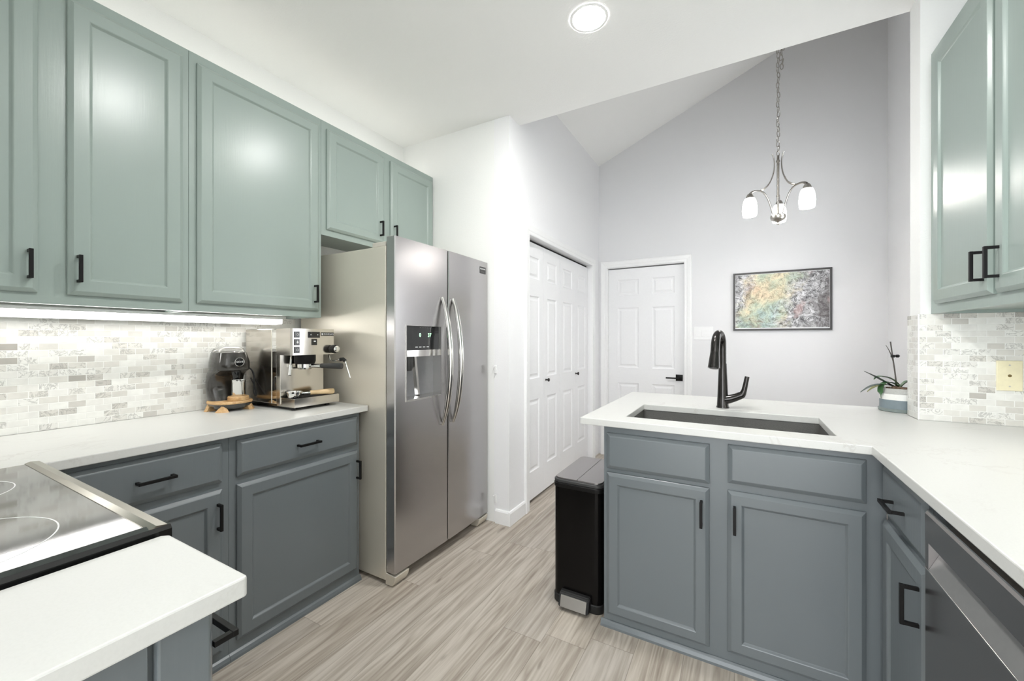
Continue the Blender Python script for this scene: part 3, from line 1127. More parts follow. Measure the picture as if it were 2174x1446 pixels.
obj('handle_end', bm, M['dwsteel'], t)
obj('lip_trim', mkbox(0.3985, 0.403, 0.784, 1.386, 0.6965, 0.7000, 0.0008), M['steel_h'], t)
obj('top_edge', mkbox(0.4035, 0.433, 0.786, 1.384, 0.8385, 0.842), M['steel_h'], t)

# ------------------------------------------------------------------ range
t = thing('electric_range', (-1.32, 0.02, 0), 'black glass-top electric range cut by the left frame edge', 'range')
RX0, RX1, RYF = -1.706, -0.913, 0.345
obj('oven_body', mkbox(RX0 + 0.012, RX1 - 0.004, -0.285, 0.318, 0.0, 0.900), M['blackgloss'], t)
bm = bmesh.new()
prism(bm, [(0.318, 0.12), (0.350, 0.12), (0.350, 0.78), (0.318, 0.80)], 0, RX0 + 0.015, RX1 - 0.01, 0.003)
obj('oven_door', bm, M['blackgloss'], t)
bm = bmesh.new()
tube(bm, [(RX0 + 0.06, 0.395, 0.74), (RX1 - 0.06, 0.395, 0.74)], 0.011, 12)
for x in (RX0 + 0.09, RX1 - 0.09):
    box(bm, x - 0.01, x + 0.01, 0.349, 0.392, 0.732, 0.748)
obj('oven_handle', bm, M['range_rim'], t, smooth=True)
# rim frame round the glass: front bar brushed, right side black gloss
bm = bmesh.new()
skin(bm, [[(x, 0.345, 0.890), (x, 0.345, 0.917), (x, 0.340, 0.9245), (x, 0.324, 0.927), (x, 0.313, 0.9235), (x, 0.313, 0.890)] for x in (RX0, RX1 - 0.006)])
obj('front_rim', bm, M['range_rim'], t)
bm = bmesh.new()
skin(bm, [[(RX1, y, 0.890), (RX1, y, 0.917), (RX1 - 0.006, y, 0.9235), (RX1 - 0.026, y, 0.9245), (RX1 - 0.030, y, 0.9225), (RX1 - 0.030, y, 0.890)] for y in (-0.285, 0.3445)])
obj('side_rim', bm, M['blackgloss'], t)
glasstop = obj('cooktop', mkbox(RX0 + 0.004, RX1 - 0.030, -0.285, 0.313, 0.902, 0.9222), M['cooktop'], t)


def ring_bm(x, y, r, w=0.0022):
    return lathe(bmesh.new(), [(r - w, 0.9222), (r - w, 0.92255), (r, 0.92255), (r, 0.9222)], (x, y, 0), (0, 0, 1), 72, False, False)


for x, y, r in ((-1.12, 0.10, 0.145), (-1.50, 0.145, 0.115), (-1.13, -0.15, 0.085), (-1.50, -0.15, 0.09)):
    obj('burner_ring', ring_bm(x, y, r), M['white_ink'], glasstop)
bm = prism(bmesh.new(), [(-0.285, 0.90), (-0.235, 0.90), (-0.25, 1.08), (-0.285, 1.09)], 0, RX0 + 0.01, RX1 - 0.01, 0.003)
obj('backguard', bm, M['blackgloss'], t)

# ------------------------------------------------------------------ refrigerator
FX, FY0, FY1, FSP = -1.522, 1.500, 2.371, 1.920
t = thing('refrigerator', (-1.95, 1.93, 0), 'stainless side-by-side refrigerator with water dispenser', 'refrigerator')
bm = mkbox(-2.30, -1.592, FY0, FY1 - 0.006, 0.022, 1.745, 0.004)
obj('case', bm, M['fridge_side'], t)
obj('gasket', mkbox(-1.592, -1.585, FY0 + 0.012, FY1 - 0.016, 0.08, 1.75), M['blackmat'], t)
DZ0, DZ1 = 0.068, 1.790


def fridge_door(y0, y1, cut=None):
    """slightly bowed stainless door slab, optional dispenser opening"""
    b = bmesh.new()
    ys = [y0, y0 + 0.006] + ([cut[0], cut[1]] if cut else []) + [y1 - 0.006, y1]
    extra = [y0 + (y1 - y0) * k / 6 for k in range(1, 6)]
    if cut:
        extra = [e for e in extra if not (cut[0] - 0.02 < e < cut[1] + 0.02)]
    ys = sorted(set(ys + extra))
    zs = [DZ0, DZ1] if not cut else [DZ0, cut[2], cut[3], DZ1]
    mid = FSP

    def front(y):
        e = 0.004 if y in (y0, y1) else 0.0
        return FX - e - 0.010 * ((y - mid) / 0.45) ** 2 + 0.004
    V = {}

    def vv(y, z, f):
        k = (y, z, f)
        if k not in V:
            V[k] = b.verts.new((front(y) if f else -1.584, y, z))
        return V[k]
    for i in range(len(ys) - 1):
        for j in range(len(zs) - 1):
            ym, zm = (ys[i] + ys[i + 1]) / 2, (zs[j] + zs[j + 1]) / 2
            hole = cut and cut[0] < ym < cut[1] and cut[2] < zm < cut[3]
            if not hole:
                b.faces.new([vv(ys[i], zs[j], 1), vv(ys[i + 1], zs[j], 1), vv(ys[i + 1], zs[j + 1], 1), vv(ys[i], zs[j + 1], 1)])
            b.faces.new([vv(ys[i], zs[j], 0), vv(ys[i], zs[j + 1], 0), vv(ys[i + 1], zs[j + 1], 0), vv(ys[i + 1], zs[j], 0)])
    be = [e for e in b.edges if len(e.link_faces) == 1]
    # outer boundary: bridge front and back
    for i in range(len(ys) - 1):
        for z in (DZ0, DZ1):
            b.faces.new([vv(ys[i], z, 1), vv(ys[i + 1], z, 1), vv(ys[i + 1], z, 0), vv(ys[i], z, 0)])
    for j in range(len(zs) - 1):
        for y in (y0, y1):
            b.faces.new([vv(y, zs[j], 1), vv(y, zs[j + 1], 1), vv(y, zs[j + 1], 0), vv(y, zs[j], 0)])
    return b


CUT = (1.578, 1.856, 0.938, 1.335)
ld = obj('door', fridge_door(FY0 + 0.001, FSP - 0.003, CUT), M['steel'], t, smooth=True, angle=25, label='left freezer door with water dispenser')
rd = obj('door', fridge_door(FSP + 0.003, FY1), M['steel'], t, smooth=True, angle=25, label='right plain door with badge')


def fridge_handle(y, parent):
    pts = []
    for k in range(17):
        s = k / 16
        z = 0.765 + (1.505 - 0.765) * s
        bow = math.sin(PI * s) ** 0.75
        pts.append((FX + 0.008 + 0.062 * bow, y, z))
    rad = [0.007 + 0.0115 * math.sin(PI * min(max(k / 16, 0.03), 0.97)) ** 0.5 for k in range(17)]
    obj('handle', tube(bmesh.new(), pts, rad, 14, up=(0, 1, 0), flat=1.05), M['steel_h'], parent, smooth=True)


fridge_handle(1.862, ld)
fridge_handle(1.962, rd)
# dispenser
ds = bmesh.new()
XB = -1.580
box(ds, XB, XB + 0.002, CUT[0], CUT[1], CUT[2], CUT[3])
FDp = face_map('+x', XB)
disp = obj('dispenser_recess', ds, M['recess'], ld)
bm = bmesh.new()
xf_ = FX - 0.006
prism(bm, [(XB + 0.002, 1.205), (xf_, 1.205), (xf_, CUT[3]), (XB + 0.002, CUT[3])], 1, CUT[0] + 0.001, CUT[1] - 0.001)
obj('display_panel', bm, M['display'], disp)
bm = bmesh.new()
rg = []
for k in range(9):
    y = CUT[0] + 0.002 + (CUT[1] - CUT[0] - 0.004) * k / 8
    bw = 0.016 * math.sin(PI * k / 8)
    rg.append([(XB + 0.002, y, 1.170), (xf_ + bw, y, 1.170), (xf_ + bw, y, 1.2045), (XB + 0.002, y, 1.2045)])
skin(bm, rg)
obj('dispenser_band', bm, M['steel_h'], disp, smooth=True, angle=30)
bm = bmesh.new()
skin(bm, [[(XB + 0.002, 1.672 + a, z), (XB + 0.016, 1.682 + a, z), (XB + 0.016, 1.698 + a, z), (XB + 0.002, 1.708 + a, z)] for z, a in ((0.955, 0.03), (1.169, 0.0))])
obj('paddle', bm, M['steel_h'], disp)
bm = bmesh.new()
lathe(bm, [(0.026, 0), (0.025, 0.05), (0.018, 0.075)], (XB + 0.028, 1.625, 1.169), (0, 0, -1), 18)
obj('ice_chute', bm, M['darkplastic'], disp, smooth=True)
bm = bmesh.new()
prism(bm, [(XB + 0.002, 0.9385), (FX + 0.004, 0.9385), (FX + 0.004, 0.944), (XB + 0.002, 0.952)], 1, CUT[0] + 0.001, CUT[1] - 0.001)
obj('drip_tray', bm, M['steel_h'], disp)
bm = bmesh.new()
for y0, y1, z0, z1 in ((CUT[0] - 0.004, CUT[0], CUT[2] - 0.004, CUT[3] + 0.004), (CUT[1], CUT[1] + 0.004, CUT[2] - 0.004, CUT[3] + 0.004),
                       (CUT[0], CUT[1], CUT[3], CUT[3] + 0.004), (CUT[0], CUT[1], CUT[2] - 0.004, CUT[2])):
    box(bm, XB + 0.002, FX + 0.0025, y0, y1, z0, z1)
obj('bezel', bm, M['steel_h'], disp)
Fdd = face_map('+x', xf_)
obj('digits', text_bm('37', 0.030, Fdd, 1.765, 1.285, 0.0006, 0.0003), M['green_led'], disp)
obj('digits', text_bm('0', 0.030, Fdd, 1.688, 1.285, 0.0006, 0.0003), M['green_led'], disp)
for y in (1.66, 1.69, 1.72, 1.75):
    obj('touch_key', fbox(bmesh.new(), Fdd, y - 0.009, y + 0.009, 1.2185, 1.2225, 0.0003, 0.0008), M['white_ink'], disp)
for y in (1.69, 1.71, 1.73, 1.75, 1.77):
    obj('print_mark', fbox(bmesh.new(), Fdd, y - 0.006, y + 0.006, 1.325, 1.3275, 0.0003, 0.0008), M['grey_ink'], disp)
# badge
Fb = face_map('+x', FX - 0.0055)
bd = obj('badge', fbox(bmesh.new(), Fb, 2.262, 2.338, 1.706, 1.752, -0.003, 0.004, 0.001), M['darkplastic'], rd)
obj('lettering', text_bm('FRIGIDAIRE', 0.0125, Fb, 2.300, 1.737, 0.0043, 0.0003), M['white_ink'], bd)
obj('lettering', text_bm('GALLERY', 0.009, Fb, 2.300, 1.718, 0.0043, 0.0003), M['grey_ink'], bd)
# hinge covers, foot and kick grille
bm = bmesh.new()
prism(bm, [(-1.66, 1.745), (-1.525, 1.745), (-1.55, 1.782), (-1.60, 1.770), (-1.66, 1.770)], 1, FY0 + 0.005, FY0 + 0.12, 0.003)
bm.free()
bm = bmesh.new()
box(bm, -1.70, -1.60, FY0 + 0.01, FY0 + 0.13, 1.746, 1.772, 0.004)
box(bm, -1.602, -1.560, FY0 + 0.018, FY0 + 0.06, 1.7905, 1.798, 0.002)
box(bm, -1.602, -1.592, FY0 + 0.018, FY0 + 0.06, 1.750, 1.796, 0.002)
obj('hinge_cover', bm, M['beige'], t)
for ya, yb in ((FY0, FY0 + 0.10), (FY1 - 0.11, FY1 - 0.008)):
    bm = prism(bmesh.new(), [(-1.592, 0.003), (-1.545, 0.003), (-1.528, 0.030), (-1.522, 0.055), (-1.592, 0.062)], 1, ya, yb, 0.003)
    obj('foot_cover', bm, M['fridge_side'], t)
obj('kick_grille', mkbox(-1.66, -1.64, FY0 + 0.10, FY1 - 0.11, 0.006, 0.064), M['gap'], t)
for x in (-2.2, -1.7):
    for y in (FY0 + 0.06, FY1 - 0.07):
        obj('roller', lathe(bmesh.new(), [(0.02, 0.0), (0.02, 0.023)], (x, y, 0), (0, 0, 1), 14), M['blackmat'], t)

# small wall bumpers right of the refrigerator
for z, lb in ((1.055, 'small white wall bumper beside the refrigerator, the upper one'), (0.165, 'small white wall bumper beside the refrigerator, low near the baseboard')):
    bm = bmesh.new()
    box(bm, -1.478, -1.462, YR - 0.012, YR - 0.0005, z - 0.028, z + 0.028, 0.002)
    box(bm, -1.484, -1.475, YR - 0.022, YR - 0.006, z + 0.016, z + 0.026, 0.002)
    tag(obj('wall_bumper', bm, M['white_plastic'], None, (-1.47, YR, z)), lb, 'bumper', 'wall bumpers')

# ------------------------------------------------------------------ espresso machine
t = thing('espresso_machine', (-2.1, 1.31, CT), 'polished steel espresso machine with black rocker switches on left counter', 'espresso machine')
MY0, MY1 = 1.190, 1.431
bm = bmesh.new()
box(bm, -2.300, -2.063, MY0, MY1, 0.938, 1.315, 0.003)
obj('housing', bm, M['machine'], t)
bm = bmesh.new()
box(bm, -2.0625, -2.024, MY0 + 0.002, MY1 - 0.002, 0.938, 1.3145, 0.002)
obj('side_band', bm, M['chrome'], t)
bm = bmesh.new()
box(bm, -2.0235, -1.990, MY0, MY1, 0.938, 1.186, 0.002)
obj('front_plate', bm, M['machine'], t)
bm = bmesh.new()
prism(bm, [(-2.0235, MY0), (-1.908, MY0), (-1.900, MY0 + 0.008), (-1.900, MY1 - 0.004), (-1.904, MY1), (-2.0235, MY1)], 2, 1.184, 1.316)
hdp = obj('head_panel', bm, M['machine'], t)
FM = face_map('+x', -1.900)
for z, sym in ((1.2865, '0'), (1.2485, '\u2022'), (1.2105, '0')):
    bm = fbox(bmesh.new(), FM, 1.205, 1.233, z - 0.0155, z + 0.0155, -0.003, 0.003, 0.001)
    sw = obj('rocker_switch', bm, M['blackgloss'], hdp)
    bm = bmesh.new()
    if sym == '0':
        lathe(bm, [(0.004, 0), (0.004, 0.0006), (0.0055, 0.0006), (0.0055, 0)], (-1.8968, 1.221, z), (1, 0, 0), 20, False, False)
    else:
        lathe(bm, [(0.0012, 0), (0.0052, 0.0003), (0.0052, 0.0006)], (-1.8968, 1.221, z - 0.001), (1, 0, 0), 12)
        fbox(bm, FM, 1.2195, 1.2225, z, z + 0.008, 0.003, 0.0038)
    obj('symbol', bm, M['white_ink'], sw)
dsp = obj('display', fbox(bmesh.new(), FM, 1.278, 1.344, 1.2705, 1.301, -0.002, 0.002, 0.0008), M['blackgloss'], hdp)
for y in (1.293, 1.331):
    obj('indicator', fbox(bmesh.new(), FM, y - 0.0018, y + 0.0018, 1.284, 1.288, 0.002, 0.0026), M['white_ink'], dsp)
lg = obj('logo_plate', fbox(bmesh.new(), FM, 1.350, 1.425, 1.281, 1.2985, -0.002, 0.0018, 0.0008), M['blackgloss'], hdp)
bm = text_bm('RANCILIO', 0.0125, FM, 1.395, 1.2897, 0.002, 0.0002)
for k in range(4):
    a = PI / 4 + k * PI / 2
    lathe(bm, [(0.0012, 0), (0.0026, 0.0004), (0.0026, 0.0006)], (-1.898, 1.3575 + 0.0036 * math.cos(a), 1.2897 + 0.0036 * math.sin(a)), (1, 0, 0), 12)
obj('lettering', bm, M['white_ink'], lg)
sw = obj('rocker_switch', fbox(bmesh.new(), FM, 1.298, 1.327, 1.233, 1.265, -0.003, 0.003, 0.001), M['blackgloss'], hdp)
bm = bmesh.new()
fbox(bm, FM, 1.308, 1.319, 1.250, 1.2555, 0.003, 0.0038)
obj('symbol', bm, M['white_ink'], sw)
kn = obj('steam_knob', lathe(bmesh.new(), [(0.016, 0.0), (0.020, 0.004), (0.022, 0.012), (0.022, 0.038), (0.019, 0.042)], (-1.900, 1.412, 1.211), (1, 0, 0), 12), M['blackmat'], hdp, smooth=True, angle=20)
obj('knob_cap', lathe(bmesh.new(), [(0.0175, 0.0), (0.0175, 0.006), (0.013, 0.009)], (-1.8585, 1.412, 1.211), (1, 0, 0), 24), M['chrome'], kn, smooth=True)
bm = bmesh.new()
lathe(bm, [(0.050, 0.0), (0.050, 0.032), (0.045, 0.046)], (-1.945, 1.292, 1.1835), (0, 0, -1), 32)
obj('group_head', bm, M['black'], t, smooth=True)
bm = bmesh.new()
lathe(bm, [(0.036, 0), (0.036, 0.018), (0.030, 0.026)], (-1.945, 1.292, 1.137), (0, 0, -1), 28)
pf = obj('portafilter', bm, M['chrome'], t, smooth=True)
a, b = Vector((-1.915, 1.309, 1.128)), Vector((-1.775, 1.382, 1.126))
obj('portafilter_neck', tube(bmesh.new(), [a, a.lerp(b, 0.3)], [0.009, 0.011], 12), M['chrome'], pf, smooth=True)
obj('portafilter_grip', tube(bmesh.new(), [a.lerp(b, s) for s in (0.28, 0.33, 0.6, 0.93, 1.0)], [0.010, 0.0125, 0.0135, 0.0155, 0.0145], 16), M['darkplastic'], pf, smooth=True)
bm = bmesh.new()
tube(bm, [(-1.935, 1.212, 1.184), (-1.927, 1.207, 1.165), (-1.915, 1.196, 1.13)], 0.0045, 10)
tube(bm, [(-1.917, 1.198, 1.135), (-1.903, 1.185, 1.088)], [0.0075, 0.0075], 12)
obj('water_spout', bm, M['chrome'], t, smooth=True)
bm = bmesh.new()
tube(bm, [(-1.925, 1.415, 1.184), (-1.915, 1.416, 1.150), (-1.880, 1.425, 1.148), (-1.855, 1.440, 1.158), (-1.838, 1.448, 1.150), (-1.828, 1.452, 1.12), (-1.812, 1.462, 1.058)], 0.0045, 10)
sw = obj('steam_wand', bm, M['chrome'], t, smooth=True)
obj('wand_grip', tube(bmesh.new(), [(-1.862, 1.436, 1.155), (-1.846, 1.445, 1.157), (-1.836, 1.449, 1.147)], 0.0095, 12), M['blackmat'], sw, smooth=True)
bm = bmesh.new()
cells(bm, [-2.0230, -2.018, -1.884, -1.879], [MY0 + 0.004, MY0 + 0.009, MY1 + 0.008, MY1 + 0.013], lambda a, b: not (-2.018 < a < -1.884 and MY0 + 0.009 < b < MY1 + 0.008), 0.930, 0.972)
box(bm, -2.018, -1.884, MY0 + 0.009, MY1 + 0.008, 0.930, 0.935)
dt = obj('drip_tray', bm, M['machine'], t)
bm = bmesh.new()
for k in range(13):
    y = MY0 + 0.016 + k * 0.0185
    box(bm, -2.017, -1.885, y, y + 0.011, 0.965, 0.9695)
for x in (-2.01, -1.951, -1.893):
    box(bm, x - 0.003, x + 0.003, MY0 + 0.010, MY1 + 0.007, 0.962, 0.966)
obj('tray_grate', bm, M['blackmat'], dt)
bm = bmesh.new()
box(bm, -2.295, -1.905, MY0 + 0.006, MY1 - 0.006, 0.926, 0.9375)
obj('base_plate', bm, M['blackgloss'], t)
for x in (-2.27, -1.92):
    for y in (MY0 + 0.03, MY1 - 0.03):
        obj('foot', lathe(bmesh.new(), [(0.013, 0.0), (0.013, 0.004), (0.009, 0.0125)], (x, y, CT), (0, 0, 1), 16), M['blackmat'], t, smooth=True)

# loose portafilter lying on the tray
t = thing('portafilter', (-1.92, 1.25, 0.97), 'loose chrome portafilter with pale wooden handle lying on the drip tray', 'portafilter')
bm = lathe(bmesh.new(), [(0.026, 0.0), (0.032, 0.004), (0.034, 0.024), (0.036, 0.026), (0.036, 0.031), (0.031, 0.031), (0.029, 0.008), (0.0, 0.006)], (-1.945, 1.236, 0.970), (0, 0, 1), 32)
obj('basket', bm, M['chrome'], t, smooth=True)
a, b = Vector((-1.931, 1.262, 0.990)), Vector((-1.888, 1.418, 0.988))
obj('neck', tube(bmesh.new(), [a.lerp(b, s) for s in (0.0, 0.12, 0.3)], [0.010, 0.007, 0.0085], 14), M['chrome'], t, smooth=True)
obj('grip', tube(bmesh.new(), [a.lerp(b, s) for s in (0.26, 0.29, 0.4, 0.6, 0.85, 0.97, 1.0)], [0.009, 0.0115, 0.0115, 0.013, 0.0152, 0.0145, 0.012], 18), M['beech'], t, smooth=True)

# ------------------------------------------------------------------ coffee grinder
gx, gy = -2.215, 1.072
t = thing('coffee_grinder', (gx, gy, CT), 'glossy dark coffee grinder with clear lid and wooden feet against the backsplash', 'coffee grinder')
def ell(cx, cy, hx, hy, z, e=2.6, n=40):
    out = []
    for i in range(n):
        a = 2 * PI * i / n
        c, s = math.cos(a), math.sin(a)
        out.append((cx + hx * math.copysign(abs(c) ** (2 / e), c), cy + hy * math.copysign(abs(s) ** (2 / e), s), z))
    return out


bm = bmesh.new()
skin(bm, [ell(gx, gy, 0.070, 0.068, 0.924), ell(gx, gy, 0.086, 0.082, 0.936), ell(gx, gy, 0.090, 0.086, 0.950)])
obj('base', bm, M['grinder'], t, smooth=True)
bm = bmesh.new()
skin(bm, [ell(gx, gy, 0.092, 0.088, 0.950), ell(gx, gy, 0.093, 0.089, 0.957), ell(gx, gy, 0.090, 0.086, 0.962)])
obj('base_ring', bm, M['oak'], t, smooth=True)
for ang in (244, -46, 46):
    a = math.radians(ang)
    fx_, fy_ = gx + 0.072 * math.cos(a), gy + 0.070 * math.sin(a)
    d_ = Vector((math.cos(a), math.sin(a), 0))
    s_ = Vector((-d_.y, d_.x, 0))
    c_ = Vector((fx_, fy_, 0))
    rings = []
    for z, w, o_ in ((CT, 0.030, 0.034), (CT + 0.010, 0.023, 0.029), (CT + 0.038, 0.003, 0.018)):
        rings.append([c_ + d_ * (o_ - 0.012) + s_ * w + Vector((0, 0, z)), c_ + d_ * o_ + s_ * (w * 0.5) + Vector((0, 0, z)), c_ + d_ * o_ - s_ * (w * 0.5) + Vector((0, 0, z)),
                      c_ + d_ * (o_ - 0.012) - s_ * w + Vector((0, 0, z)), c_ - d_ * 0.015 + Vector((0, 0, z))])
    obj('foot', skin(bmesh.new(), rings), M['oak'], t)
bm = bmesh.new()
sec = [(0.962, 0.005, 0.074), (0.985, -0.006, 0.077), (1.02, -0.014, 0.080), (1.05, -0.012, 0.081), (1.08, 0.004, 0.081), (1.097, 0.030, 0.0805), (1.106, 0.058, 0.080), (1.112, 0.072, 0.0795)]
rings = []
for z, xf_r, hy in sec:
    back = -0.088
    rings.append(ell(gx + (xf_r + back) / 2, gy, (xf_r - back) / 2, hy, z))
obj('column', skin(bm, rings), M['grinder'], t, smooth=True)
bm = bmesh.new()
hs = [(1.1125, 0.0735, 0.079), (1.118, 0.076, 0.080), (1.15, 0.078, 0.079), (1.18, 0.072, 0.072), (1.196, 0.066, 0.068)]
obj('head', skin(bm, [ell(gx + (xr - 0.088) / 2, gy, (xr + 0.088) / 2, hy, z) for z, xr, hy in hs]), M['grinder'], t, smooth=True)
bm = bmesh.new()
ls = [(1.1965, 0.064, 0.070, 0.068), (1.200, 0.066, 0.071, 0.068), (1.216, 0.060, 0.062, 0.060), (1.226, 0.046, 0.050, 0.048), (1.231, 0.028, 0.032, 0.030)]
obj('clear_lid', skin(bm, [ell(gx - 0.012, gy, hx, hy, z, 2.2) for z, hx, hy, q in ls]), M['glass'], t, smooth=True)
bm = lathe(bmesh.new(), [(0.058, 0), (0.060, 0.003), (0.054, 0.005)], (gx - 0.012, gy, 1.1955), (0, 0, 1), 32)
obj('lid_ring', bm, M['chrome'], t, smooth=True)
# round badge on the head
bx = gx + 0.0795
bg = obj('badge', lathe(bmesh.new(), [(0.0205, -0.006), (0.0205, 0.0), (0.0, 0.001)], (bx, gy + 0.004, 1.152), (1, 0, -0.05), 32), M['blackgloss'], t, smooth=True)
obj('badge_ring', lathe(bmesh.new(), [(0.0195, -0.002), (0.0195, 0.0015), (0.0225, 0.0015), (0.0225, -0.002)], (bx, gy + 0.004, 1.152), (1, 0, -0.05), 32, False, False), M['chrome'], bg, smooth=True)
obj('lettering', text_bm('NICHE', 0.0115, face_map('+x', bx), gy + 0.004, 1.152, 0.0014, 0.0002), M['white_ink'], bg)
bm = bmesh.new()
lathe(bm, [(0.020, 0.0), (0.020, 0.014), (0.016, 0.032), (0.014, 0.040)], (gx + 0.034, gy + 0.012, 1.104), (0, 0, -1), 20)
obj('chute', bm, M['blackgloss'], t, smooth=True)
bm = lathe(bmesh.new(), [(0.043, 0.0), (0.045, 0.004), (0.045, 0.017), (0.042, 0.021), (0.0, 0.021)], (gx + 0.045, gy + 0.016, 0.9622), (0, 0, 1), 36)
obj('cup_stand', bm, M['oak'], t, smooth=True)
c0 = Vector((gx + 0.01, gy + 0.083, 1.118))
cord = bez(c0, c0 + Vector((0.05, 0.02, -0.02)), c0 + Vector((0.03, 0.0, -0.12)), (gx + 0.055, gy + 0.088, 0.985), 12) + \
    bez((gx + 0.055, gy + 0.088, 0.985), (gx + 0.06, gy + 0.095, 0.955), (gx + 0.05, gy + 0.108, 1.0), (gx - 0.02, gy + 0.110, 1.06), 10)[1:]
obj('power_cord', tube(bmesh.new(), cord, 0.0038, 8), M['blackmat'], t, smooth=True)

tag(obj('dosing_cup', lathe(bmesh.new(), [(0.0275, 0.0), (0.0285, 0.002), (0.0285, 0.066), (0.0295, 0.068), (0.0295, 0.078), (0.0275, 0.078), (0.0265, 0.06), (0.0265, 0.004), (0.0, 0.003)], (gx + 0.045, gy + 0.016, 0.9833), (0, 0, 1), 32),
        M['chrome'], None, (gx + 0.045, gy + 0.016, 0.9833), smooth=True), 'small polished steel cup standing under the grinder chute', 'cup')

# ------------------------------------------------------------------ pedal bin
t = thing('pedal_bin', (-0.668, 1.97, 0), 'slim black pedal bin with split lid beside the sink cabinet', 'trash can')
BX0, BX1, BY0, BY1 = -0.793, -0.549, 1.806, 2.21
bcx, bcy, bhx, bhy = (BX0 + BX1) / 2, (BY0 + BY1) / 2, (BX1 - BX0) / 2, (BY1 - BY0) / 2


def br(dx, z, r=0.035):
    return [(p[0], p[1], z) for p in rrect(bcx, bcy, bhx + dx, bhy + dx, r, 6)]


obj('bin_base', skin(bmesh.new(), [br(-0.002, 0.0), br(0.001, 0.006), br(0.001, 0.038), br(-0.003, 0.042)]), M['blackmat'], t, smooth=True)
obj('bin_body', skin(bmesh.new(), [br(-0.002, 0.042), br(-0.002, 0.555)]), M['binbody'], t, smooth=True)
obj('bin_collar', skin(bmesh.new(), [br(0.0005, 0.555), br(0.0015, 0.560), br(0.0015, 0.573), br(-0.002, 0.577)]), M['black'], t, smooth=True)
obj('bin_rim', skin(bmesh.new(), [br(-0.003, 0.577), br(0.000, 0.580), br(0.000, 0.590), br(-0.004, 0.594)]), M['darkplastic'], t, smooth=True)
for a0, a1 in ((BX0 + 0.008, bcx - 0.0012), (bcx + 0.0012, BX1 - 0.008)):
    pts = []
    r = 0.03
    left = a0 < bcx - 0.01
    full = rrect(bcx, bcy, bhx - 0.008, bhy - 0.008, r, 6)
    if left:
        pl = [p for p in full if p[0] < bcx] 
        pts = [(a1, BY1 - 0.008)] + sorted([p for p in pl if p[1] > bcy], key=lambda p: -p[0]) + sorted([p for p in pl if p[1] <= bcy], key=lambda p: p[0]) + [(a1, BY0 + 0.008)]
    else:
        pr_ = [p for p in full if p[0] > bcx]
        pts = [(a0, BY0 + 0.008)] + sorted([p for p in pr_ if p[1] <= bcy], key=lambda p: p[0]) + sorted([p for p in pr_ if p[1] > bcy], key=lambda p: -p[0]) + [(a0, BY1 - 0.008)]
    obj('lid_flap', prism(bmesh.new(), pts, 2, 0.5945, 0.600), M['binlid'], t)
bm = bmesh.new()
skin(bm, [[(x, BY0 + 0.004, 0.012), (x, BY0 - 0.040, 0.012), (x, BY0 - 0.046, 0.020), (x, BY0 - 0.030, 0.066), (x, BY0 - 0.018, 0.074), (x, BY0 + 0.004, 0.078)] for x in (bcx - 0.074, bcx + 0.070)])
bmesh.ops.bevel(bm, geom=list(bm.edges), offset=0.004, segments=2, affect='EDGES')
pdl = obj('pedal', bm, M['blackmat'], t)
bm = bmesh.new()
n_ = [(BY0 - 0.0485, 0.019), (BY0 - 0.0340, 0.0655), (BY0 - 0.028, 0.066), (BY0 - 0.042, 0.018)]
prism(bm, n_, 0, bcx - 0.064, bcx + 0.060, 0.001)
obj('pedal_plate', bm, M['pedal_steel'], pdl)

# ------------------------------------------------------------------ wall plates, picture
t = thing('wall_outlet', (0.94, YS - 0.008, 1.115), 'almond phone jack plate on the right tiled wall', 'outlet')
Fo = face_map('-y', YS - 0.0082)
obj('plate', fbox(bmesh.new(), Fo, 0.904, 0.976, 1.056, 1.177, 0, 0.006, 0.002), M['almond'], t)
bm = bmesh.new()
lathe(bm, [(0.0055, 0.0), (0.0055, 0.0012)], (0.94, YS - 0.0143, 1.117), (0, -1, 0), 16)
obj('jack_socket', bm, M['almond_hole'], t)
for z in (1.074, 1.159):
    obj('screw', lathe(bmesh.new(), [(0.003, 0.0), (0.003, 0.001)], (0.94, YS - 0.0143, z), (0, -1, 0), 12), M['beige'], t)

t = thing('light_switch', (-0.318, YF, 1.32), 'white triple rocker switch plate right of the far door', 'light switch')
Fw = face_map('-y', YF - 0.0004)
obj('plate', fbox(bmesh.new(), Fw, -0.404, -0.232, 1.256, 1.383, 0, 0.005, 0.002), M['white_plastic'], t)
for k in range(3):
    c = -0.364 + k * 0.046
    obj('rocker', fbox(bmesh.new(), Fw, c - 0.017, c + 0.017, 1.287, 1.352, 0.0051, 0.008, 0.001), M['white_plastic'], t)

t = thing('framed_picture', (0.31, YF, 1.61), 'framed print of grey and yellow rock hanging on the far wall', 'picture')
Fpc = face_map('-y', YF - 0.0006)
PX0, PX1, PZ0, PZ1 = -0.060, 0.681, 1.343, 1.878
bm = loops(bmesh.new(), Fpc, PX0, PX1, PZ0, PZ1, [(0, 0), (0, 0.024), (0.002, 0.026), (0.012, 0.026), (0.014, 0.024), (0.014, 0.012)], False)
obj('frame', bm, M['frame'], t)
obj('mat_border', fbox(bmesh.new(), Fpc, PX0 + 0.0142, PX1 - 0.0142, PZ0 + 0.0142, PZ1 - 0.0142, 0.0, 0.011), M['white_plastic'], t)
pa = obj('print', fbox(bmesh.new(), Fpc, PX0 + 0.017, PX1 - 0.017, PZ0 + 0.024, PZ1 - 0.020, 0.0111, 0.0125), M['art'], t)

